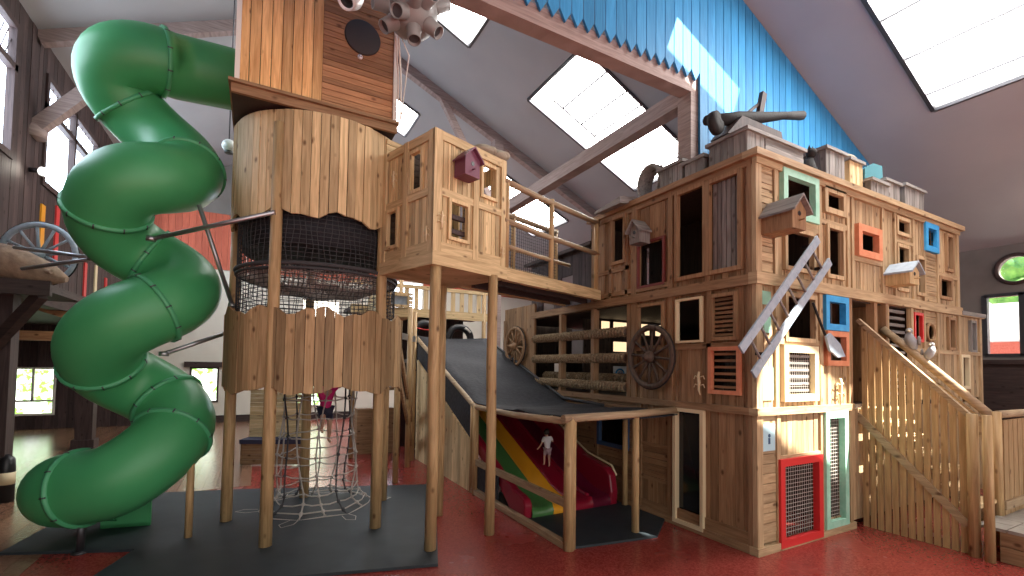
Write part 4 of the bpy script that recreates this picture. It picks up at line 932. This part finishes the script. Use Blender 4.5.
# the rear deck the slide starts from
RD = thing('rear_deck', 'high wooden deck on posts behind the netting at the slide top', 'deck', (-1.5, 8.8, 0))
def rpart(mb, name, m, label=None): return mb.build(name, M[m], RD, label=label)
b = MB(); b.box((-3.7, 8.6, 3.72), (.2, 8.7, 3.95)); rpart(b, 'edge_beam', 'pale_h')
b = MB(); b.box((-3.7, 8.7, 3.8), (.2, 9.8, 3.9)); b.box((-2.1, 7.9, 2.45), (-.1, 9.8, 2.55)); rpart(b, 'deck_boards', 'interior')
b = MB(); b.box((-2.1, 9.75, 0), (-.1, 9.8, 3.8)); rpart(b, 'back_panel', 'dark_v')
for x, y, h in ((-3.242, 5.636, 3.2), (-2.609, 6.983, 3.75), (-2.3, 7.66, 3.75), (-3.6, 8.65, 3.75), (-2.4, 8.65, 4.7), (.1, 8.65, 4.7)):
    b = MB(); b.cyl((x, y, 0), (x, y, h), .06, n=10); rpart(b, 'post', 'log')
for k in range(9): b = MB(); b.box((-2.3+k*.27, 8.62, 3.95), (-2.3+k*.27+.12, 8.66, 4.55)) ; rpart(b, 'baluster', 'pale_v')
b = MB(); b.box((-3.7, 8.6, 4.5), (.2, 8.68, 4.6)); rpart(b, 'handrail', 'pale_h')
b = MB(); b.beam((-3.2, 5.7, 2.8), (-2.3, 7.7, 1.0), .05, .16); b.beam((-3.2, 5.7, 2.2), (-2.3, 7.7, .4), .05, .16); rpart(b, 'brace', 'brown_h')
b = MB(); b.beam((-3.5, 5.6, 3.05), (-2.2, 7.8, 3.05), .06, .14); rpart(b, 'rail', 'steel', 'pale metal rail')
b = MB(); b.box((-3.4, 9.0, .0), (-2.4, 9.4, 1.2)); b.box((-3.4, 8.9, 1.7), (-2.4, 9.4, 1.78)); rpart(b, 'low_panel', 'brown_h')
LB = thing('lookout_box', 'small pale wooden lookout box with a blue window behind the hut stilts', 'box', (-2.95, 7.6, 3.95))
b = MB(); F = Face((-3.25, 7.5, 0), (1, 0, 0), (0, -1, 0)); F.boards(b, 0, .85, 3.62, 4.2, [(.28, .72, 3.86, 4.12)], .1, -.03, 0, hor=True); b.box((-3.25, 7.5, 3.58), (-2.4, 8.6, 3.64)); b.box((-3.27, 7.5, 3.6), (-3.23, 8.6, 4.2)); b.build('body', M['pale_h'], LB)
b = MB(); F.frame(b, .25, .75, 3.83, 4.15, .05, -.03, .03); b.build('window_frame', M['pale_v'], LB)
b = MB(); F.box(b, .29, .71, 3.87, 4.11, -.02, -.01); b.build('pane', M['ladder'], LB)
b = MB(); b.tube([(-2.1+i*.1, 8.4, 3.42-.06*math.sin(i*PI/9)) for i in range(10)], .02, 6); solo(b, 'garland', M['redp'], 'red and white garland strung across the slide top under the deck', 'garland', (-2.1, 8.4, 3.4))

# ================================================================ THE GREEN TUBE SLIDE
rh = Rv.copy(); dh = V((math.sin(YAW), math.cos(YAW), 0)); HC = V((-7.2, 4.35, 0))+rh*.05; HR = .44; TR = .46
ZK = [(-323, 6.92), (-250, 6.8), (-180, 6.42), (-90, 5.75), (0, 5.05), (90, 4.72), (180, 4.16), (270, 3.75), (360, 3.27), (450, 2.84), (540, 2.30), (630, 1.85), (720, 1.33), (810, .85)]
DK = [(-323, .75), (-180, .35), (0, .12), (90, 0), (800, -.1)]; LK = [(-323, -.45), (-180, -.38), (0, -.1), (90, 0), (800, .04)]
def interp(K, t):
    if t <= K[0][0]: return K[0][1]
    for i in range(len(K)-1):
        if t <= K[i+1][0]:
            p0 = K[max(i-1, 0)][1]; p1 = K[i][1]; p2 = K[i+1][1]; p3 = K[min(i+2, len(K)-1)][1]; u = (t-K[i][0])/(K[i+1][0]-K[i][0])
            return .5*((2*p1)+(-p0+p2)*u+(2*p0-5*p1+4*p2-p3)*u*u+(-p0+3*p1-3*p2+p3)*u**3)
    return K[-1][1]
def hp(th, z, off=0): a = rad(th); return HC+rh*(HR*math.cos(a)+interp(LK, th)+off)-dh*(HR*math.sin(a)-interp(DK, th))+V((0, 0, z))
PATH = []; TH = []
d0 = (rh*.8+dh*.6)
for q_ in (1.3, 1.1, .8, .5, .25): PATH.append(hp(-323, 6.92+.12*q_)+d0*q_); TH.append(-323-q_*60)
th = -323
while th <= 810: PATH.append(hp(th, interp(ZK, th))); TH.append(th); th += 9
for q_ in (.08, .16, .24, .3): PATH.append(hp(810, .85-.2*q_)-rh*q_); TH.append(810+q_*50)
for th2 in range(819, 973, 9): PATH.append(hp(th2, .79-.25*(th2-810)/180, -.3)); TH.append(th2+25)
GS = thing('tube_slide', 'big green spiral tube slide winding down beside the round tower', 'slide', (HC.x, HC.y, 0))
b = MB(); b.tube(PATH, TR, 28, caps=False); o = b.build('tube', M['green'], GS); sm = o.modifiers.new('thickness', 'SOLIDIFY'); sm.thickness = .02; sm.offset = -1
for ang in (-305, -160, -22, 140, 236, 400, 520, 640, 716, 824):
    i = min(range(len(TH)), key=lambda k: abs(TH[k]-ang)); d = (PATH[i+1]-PATH[i-1]).normalized(); p = PATH[i]
    b = MB(); b.lathe(p-d*.025, [(TR-.01, 0), (TR+.035, 0), (TR+.035, .05), (TR-.01, .05)], 36, d); f = b.build('flange', M['green_rim'], GS)
    e = d.cross(V((0, 0, 1))).normalized(); g = e.cross(d)
    for k in range(10):
        a = 2*PI*k/10; c = p+(e*math.cos(a)+g*math.sin(a))*(TR+.03); b = MB(); b.lathe(c-d*.014, [(.011, -.018), (.011, .046)], 6, d); b.build('bolt', M['dark_steel'], f)
E0, E1_ = V((-7.33, 4.2, 0)), V((-6.93, 4.2, 0))
ea = V((-7.62, 4.72, .04)); eb = V((-7.04, 4.6, .04)); en = V((-.12, .75, 0))
for k in (0, 1):
    b = MB(); b.prism([ea+en*k, eb+en*k, eb+en*k+V((0, 0, .36)), ea+en*k+V((0, 0, .55))], V((.005, .035, 0))); b.build('exit_side', M['green'], GS)
b = MB(); b.prism([ea, eb, eb+en, ea+en], (0, 0, .05)); b.build('exit_floor', M['green'], GS)
for (x, y), z in (((-7.622, 3.896), .55), ((-6.506, 3.821), 1.25)):
    b = MB(); b.cyl((x, y, 0), (x, y, z), .045, n=12); b.lathe((x, y, 0), [(.09, 0), (.09, .02), (.05, .03)], 12); b.build('support_leg', M['dark_steel' if x < -7 else 'log'], GS)
for p, q in (((-5.62, 2.95, 4.37), (-7.05, 3.85, 4.02)), ((-6.55, 3.95, 4.6), (-6.12, 4.3, 3.25)), ((-6.2, 4.3, 2.83), (-6.88, 4.0, 2.5)), ((-9.1, 6.1, 4.12), (-7.85, 4.75, 3.85)), ((-9.0, 6.1, 3.8), (-7.85, 4.75, 3.83))):
    b = MB(); b.cyl(p, q, .03, n=10); b.lathe(q, [(.06, -.03), (.06, .03)], 10); b.build('support_arm', M['steel'], GS)

# ================================================================ MATS, BENCH, LEFT PLATFORM, LAMPS
b = MB(); P = [(-3.80, 1.52), (-2.58, 5.06), (-5.9, 6.24), (-7.38, 6.65), (-8.05, 6.6), (-8.44, 4.2), (-7.035, 3.636), (-7.55, 2.1), (-6.6, 2.45), (-5.36, 2.07)]
P = [(-3.80, 1.52), (-2.58, 5.06), (-5.9, 6.24), (-7.38, 6.65), (-8.1, 6.3), (-8.45, 4.21), (-7.035, 3.636), (-7.4, 2.5)]
b.prism([(x, y, .004) for x, y in P], (0, 0, .035)); solo(b, 'rubber_mat', M['mat'], 'large slate rubber mat under the tower and green tube slide', 'mat', (-5, 4, 0))
b = MB(); b.prism([(-2.04, 1.22, .004), (-.72, 1.02, .004), (-.06, 1.5, .004), (-.06, 4.0, .004), (-2.04, 4.0, .004)], (0, 0, .03)); solo(b, 'rubber_mat', M['mat'], 'slate rubber mat in front of the wide lane slide', 'mat', (-1, 2, 0))
BN = thing('bench', 'wooden bench with high boarded back and dark seat behind the tower posts', 'bench', (-5.4, 8.6, 0))
b = MB(); F = Face((-6.05, 8.75, 0), V((1.25, -.55, 0)), V((-.55, -1.25, 0))); F.boards(b, 0, 1.37, .02, .5, [], .12, -.03, 0, hor=True); F.box(b, 0, .04, .02, .5, -.45, 0); F.box(b, 1.33, 1.37, .02, .5, -.45, 0); b.build('seat_box', M['brown_h'], BN)
b = MB(); F.box(b, -.02, 1.39, .5, .6, -.45, .03); b.build('seat_cushion', M['dark_cloth'], BN)
b = MB(); F.boards(b, 0, 1.37, .6, 1.75, [], .1, -.45, -.4, hor=True); b.build('backrest', M['pale_h'], BN)
PL = thing('side_platform', 'dark timber platform on a post at the left edge', 'platform', (-9.5, 7.3, 0))
b = MB(); b.box((-9.72, 6.3, 3.5), (-8.75, 8.0, 3.62)); b.box((-9.72, 6.25, 3.42), (-8.72, 6.35, 3.66)); b.build('deck', M['dark_h'], PL)
b = MB(); b.box((-9.70, 7.1, 0), (-9.42, 7.4, 3.5)); b.build('post', M['dark_v'], PL)
b = MB(); b.beam((-9.6, 7.0, 2.6), (-8.9, 6.5, 3.45), .14, .16); b.build('brace', M['dark_h'], PL)
t = thing('timber_frame', 'lit timber beam with a slanting brace beyond the dark platform', 'frame', (-10.5, 11, 2.6))
b = MB(); b.beam((-12.5, 11, 2.95), (-8.6, 11, 2.95), .2, .22); b.build('beam', M['gold_h'], t)
b = MB(); b.beam((-10.6, 10.95, 3.75), (-8.6, 10.95, 3.05), .16, .18); b.build('brace', M['gold_h'], t)
b = MB(); b.tube([(-9.6, 6.5, 3.98), (-9.2, 6.45, 3.92), (-8.8, 6.4, 3.78), (-8.55, 6.35, 3.72)], .25, 14, radii=[.3, .27, .2, .05]); b.tube([(-8.9, 6.35, 3.82), (-8.7, 6.2, 3.8)], .06, 8, radii=[.08, .03]); solo(b, 'driftwood_log', M['driftwood'], 'gnarled driftwood log lying on the dark left platform', 'log', (-9.1, 6.5, 3.66))
FWp = Face((-9.1, 7.0, 0), (1, -.2, 0), (-.2, -1, 0)); wagon_wheel('wagon_wheel', FWp, 0, 4.2, .55, .55, 0, 'blue-grey spoked wheel standing behind the driftwood log on the left platform', m='ladder')
t = thing('bollard', 'black rounded bollard on the floor at the left edge', 'bollard', (-9.75, 7.9, 0))
b = MB(); b.tube([(-9.4, 7.15, .0), (-9.4, 7.15, .55), (-9.4, 7.15, .72), (-9.4, 7.15, .8)], .1, 14, radii=[.11, .11, .1, .03]); b.build('body', M['black'], t)
b = MB(); b.lathe((-9.4, 7.15, .3), [(.113, 0), (.113, .2)], 14); b.build('band', M['cream'], t)
t = thing('wall_spotlight', 'glaring spotlight on the left wall below the high windows', 'lamp', (-9.85, 8.9, 6.1))
b = MB(); b.cyl((-9.9, 8.9, 6.2), (-9.75, 8.85, 6.2), .05, n=10); b.lathe((-9.75, 8.85, 6.2), [(.06, 0), (.1, .1)], 12, (1, -.6, -.3)); b.build('housing', M['dark_steel'], t)
b = MB(); b.ball((-9.64, 8.78, 6.17), .075, 12, 8); b.build('bulb', M['lamp'], t)
# grey pod cluster and white pod hanging in front of the golden box
def pod(c, R_, dirs, label, nl=.21, nrad=.085):
    t = thing('pod_cluster', label, 'hanging pod', c)
    b = MB(); b.ball(c, R_, 28, 18); b.build('shell', M['pod'], t)
    for d in dirs:
        d = V(d).normalized(); p = V(c)+d*(R_-.05)
        b = MB(); b.lathe(p, [(nrad*1.12, 0), (nrad*1.12, .05), (nrad, .06), (nrad*.95, nl), (nrad*.8, nl), (nrad*.78, nl-.06), (.001, nl-.07)], 18, d); k = b.build('nozzle', M['pod'], t)
        b = MB(); b.lathe(p+d*(nl-.05), [(nrad*.76, 0), (nrad*.76, .01)], 16, d); b.build('nozzle_end', M['pod_dark'], k)
    b = MB(); b.cyl(c+V((0, 0, R_*.8)), (c.x, c.y, roofz(c.x)), .025, n=8); b.build('hanger', M['dark_steel'], t)
    return t
def vdir(r, u, f): return R2*r+U2*u+Fv*f
C0 = V((-5.755, -3.8, 2.4))
def at(px, py, d): return C0+R2*((px-512)/FPX*d)-U2*((py-PPY)/FPX*d)+Fv*d
pod(at(412, 12, 5.6), .31, [vdir(-.3, .15, -.9), vdir(.65, -.1, -.7), vdir(-.85, -.1, -.5), vdir(-.6, -.65, -.4), vdir(.12, -.9, -.3), vdir(.75, -.7, -.2), vdir(-.2, -.55, -.8), vdir(.3, -.2, -.95), vdir(.5, .6, -.6), vdir(-.5, .75, -.4), vdir(.95, .3, .1)], 'grey ball-shaped pod cluster with stubby nozzles hanging at the top of the picture')
c = at(349, -2, 5.6); t = thing('hanging_lamp', 'white hanging lamp pod with a dark mouth in front of the golden box', 'lamp', c)
b = MB(); dd = vdir(-.15, -.8, -.55); b.lathe(c-V(dd).normalized()*.05, [(.001, -.22), (.08, -.2), (.14, -.1), (.15, .0), (.12, .1), (.10, .16), (.085, .16), (.08, .1)], 24, dd); b.build('shade', M['enamel'], t)
b = MB(); b.lathe(c-V(dd).normalized()*.05, [(.09, .12), (.001, .125)], 20, dd); b.build('mouth', M['black'], t)
b = MB(); b.cyl(c+V((0, 0, .1)), (c.x, c.y, roofz(c.x)), .02, n=8); b.build('hanger', M['dark_steel'], t)
b = MB(); p0 = at(397, 36, 5.9)
for i, o in enumerate((-.02, .02)): b.tube([p0+V((o, 0, 0)), V((-4.06+o, 2.84, 6.6)), V((-4.05+o, 2.86, 5.98))], .012, 6)
b.tube([p0+V((.05, 0, .02)), p0+V((.16, 0, -.2)), V((-4.0, 2.84, 6.3)), V((-4.02, 2.86, 6.0))], .008, 6); solo(b, 'cable', M['white'], 'pale cables running down the right edge of the golden box', 'cable', (-4.1, 2.86, 5.98))
c = at(229, 146, 8.6); t = thing('hanging_lamp', 'small white round lamp hanging left of the pale tower drum', 'lamp', c)
b = MB(); b.ball(c, .12, 16, 10); b.build('globe', M['enamel'], t)
b = MB(); b.lathe(c, [(.07, -.14), (.07, -.1)], 14); b.build('mouth', M['pod_dark'], t)
b = MB(); b.cyl(c+V((0, 0, .1)), (c.x, c.y, roofz(c.x)), .012, n=6); b.build('cord', M['dark_steel'], t)

# ================================================================ PEOPLE
def skin(name, joints, edges, radii, m, parent, root=0, lev=2):
    me = bpy.data.meshes.new(name); off = parent_loc(parent)
    me.from_pydata([tuple(V(j)-off) for j in joints], edges, []); me.materials.append(m)
    o = bpy.data.objects.new(name, me); COL.objects.link(o); o.parent = parent
    md = o.modifiers.new('skin', 'SKIN'); 
    if not me.skin_vertices: me.skin_vertices.new()
    for i, r in enumerate(radii):
        sv = me.skin_vertices[0].data[i]; sv.radius = (r, r); sv.use_root = (i == root)
    md.use_smooth_shade = True; ss = o.modifiers.new('smooth', 'SUBSURF'); ss.levels = ss.render_levels = lev
    return o
def figure(base, h, fwd, label, shirt, short, pose, hair_len=.0):
    # joints in fractions of height: (right, forward, up)
    f = V(fwd).normalized(); r = f.cross(V((0, 0, 1))).normalized(); bs = V(base)
    def J(a): return bs+r*(a[0]*h)+f*(a[1]*h)+V((0, 0, a[2]*h))
    t = thing('person', label, 'person', base)
    p = dict(pelvis=(0, 0, .47), waist=(0, .01, .57), chest=(0, .02, .71), neck=(0, .025, .815), head=(0, .035, .87), crown=(0, .03, .955))
    for s, n in ((-1, 'l'), (1, 'r')):
        p['hip'+n] = (s*.055, 0, .46); p['kn'+n] = (s*.06, .02, .26); p['an'+n] = (s*.06, 0, .045); p['to'+n] = (s*.065, .075, .02)
        p['sh'+n] = (s*.105, .015, .775); p['el'+n] = (s*.15, 0, .61); p['wr'+n] = (s*.16, .04, .47)
    p.update(pose)
    order = list(p); ix = {k: i for i, k in enumerate(order)}
    R_ = dict(pelvis=.068, waist=.06, chest=.072, neck=.032, head=.062, crown=.05, hip=.05, kn=.034, an=.022, to=.018, sh=.034, el=.026, wr=.018)
    js = [J(p[k]) for k in order]; rr = [R_[k if k in R_ else k[:-1]]*h for k in order]
    ed = [('pelvis', 'waist'), ('waist', 'chest'), ('chest', 'neck'), ('neck', 'head'), ('head', 'crown')]
    for n in 'lr': ed += [('pelvis', 'hip'+n), ('hip'+n, 'kn'+n), ('kn'+n, 'an'+n), ('an'+n, 'to'+n), ('chest', 'sh'+n), ('sh'+n, 'el'+n), ('el'+n, 'wr'+n)]
    ed = [(ix[a], ix[b]) for a, b in ed]
    # hands: a palm and five fingers on each wrist
    for n, s in (('l', -1), ('r', 1)):
        w_ = V(p['wr'+n]); d = (w_-V(p['el'+n])).normalized(); sd = d.cross(V((0, 1, 0))).normalized(); 
        pm = w_+d*.03; js.append(J(pm)); rr.append(.016*h); ip = len(js)-1; ed.append((ix['wr'+n], ip))
        for k, (o, L) in enumerate(((-.014, .032), (-.005, .038), (.005, .036), (.013, .029), (-.022, .016))):
            a = pm+sd*o+d*(.012 if k < 4 else -.004); c = a+d*L*.6+V((0, .006, 0))+(sd*(-.012) if k == 4 else V((0, 0, 0))); e_ = c+d*L*.4+V((0, .012, 0))
            i0 = len(js); js += [J(a), J(c), J(e_)]; rr += [.0065*h, .006*h, .005*h]; ed += [(ip, i0), (i0, i0+1), (i0+1, i0+2)]
    skin('body', js, ed, rr, M['skin'], t)
    sj = [J(p[k]) for k in ('pelvis', 'waist', 'chest')]+[J(V(p['chest']).lerp(V(p['neck']), .65))]
    sr = [.082*h, .074*h, .085*h, .05*h]; se = [(0, 1), (1, 2), (2, 3)]
    for n in 'lr':
        i0 = len(sj); sj += [J(p['sh'+n]), J(V(p['sh'+n]).lerp(V(p['el'+n]), .7))]; sr += [.046*h, .04*h]; se += [(2, i0), (i0, i0+1)]
    skin('shirt', sj, se, sr, shirt, t)
    sj = [J(V(p['pelvis'])+V((0, 0, .01)))]; sr = [.078*h]; se = []
    for n in 'lr':
        i0 = len(sj); sj += [J(p['hip'+n]), J(V(p['hip'+n]).lerp(V(p['kn'+n]), .75))]; sr += [.06*h, .05*h]; se += [(0, i0), (i0, i0+1)]
    skin('shorts', sj, se, sr, short, t)
    hd = J(p['head']).lerp(J(p['crown']), .55)
    b = MB(); b.ball(hd-f*.018*h+V((0, 0, .012*h)), .078*h, 16, 10, (1, 1, 1.05)); b.build('hair', M['hair'], t)
    b = MB()
    for s in (-1, 1): b.ball(hd+f*.062*h+r*s*.024*h-V((0, 0, .008*h)), .008*h, 8, 6)
    b.build('eyes', M['black'], t)
    b = MB(); b.ball(hd+f*.07*h-V((0, 0, .025*h)), .011*h, 8, 6)
    for s in (-1, 1): b.ball(hd+r*s*.07*h-V((0, 0, .015*h)), .015*h, 8, 6, (.5, 1, 1.3))
    b.build('nose_and_ears', M['skin'], t)
    return t
figure((-.90, 3.6, zsl(3.6)+.0), .72, (.05, 1, 0), 'small child in a white shirt climbing up the crimson slide lane', M['shirt_white'], M['shorts'],
       dict(elr=(.19, .05, .66), wrr=(.2, .12, .74), ell=(-.17, .03, .62), wrl=(-.2, .1, .52), knl=(-.06, .06, .27), anl=(-.06, .05, .075), tol=(-.065, .12, .085), chest=(0, .04, .71), neck=(0, .055, .815), head=(0, .07, .87), crown=(0, .07, .955)))
figure((-4.68, 5.02, .98), 1.28, (.2, -.6, 0), 'child in a pink shirt climbing inside the rope net under the tower', M['pink'], M['dark_cloth'],
       dict(elr=(.18, .1, .85), wrr=(.14, .14, 1.0), ell=(-.18, .1, .8), wrl=(-.13, .15, .93), knr=(.09, .14, .36), anr=(.07, .04, .2), tor=(.07, .1, .17)))
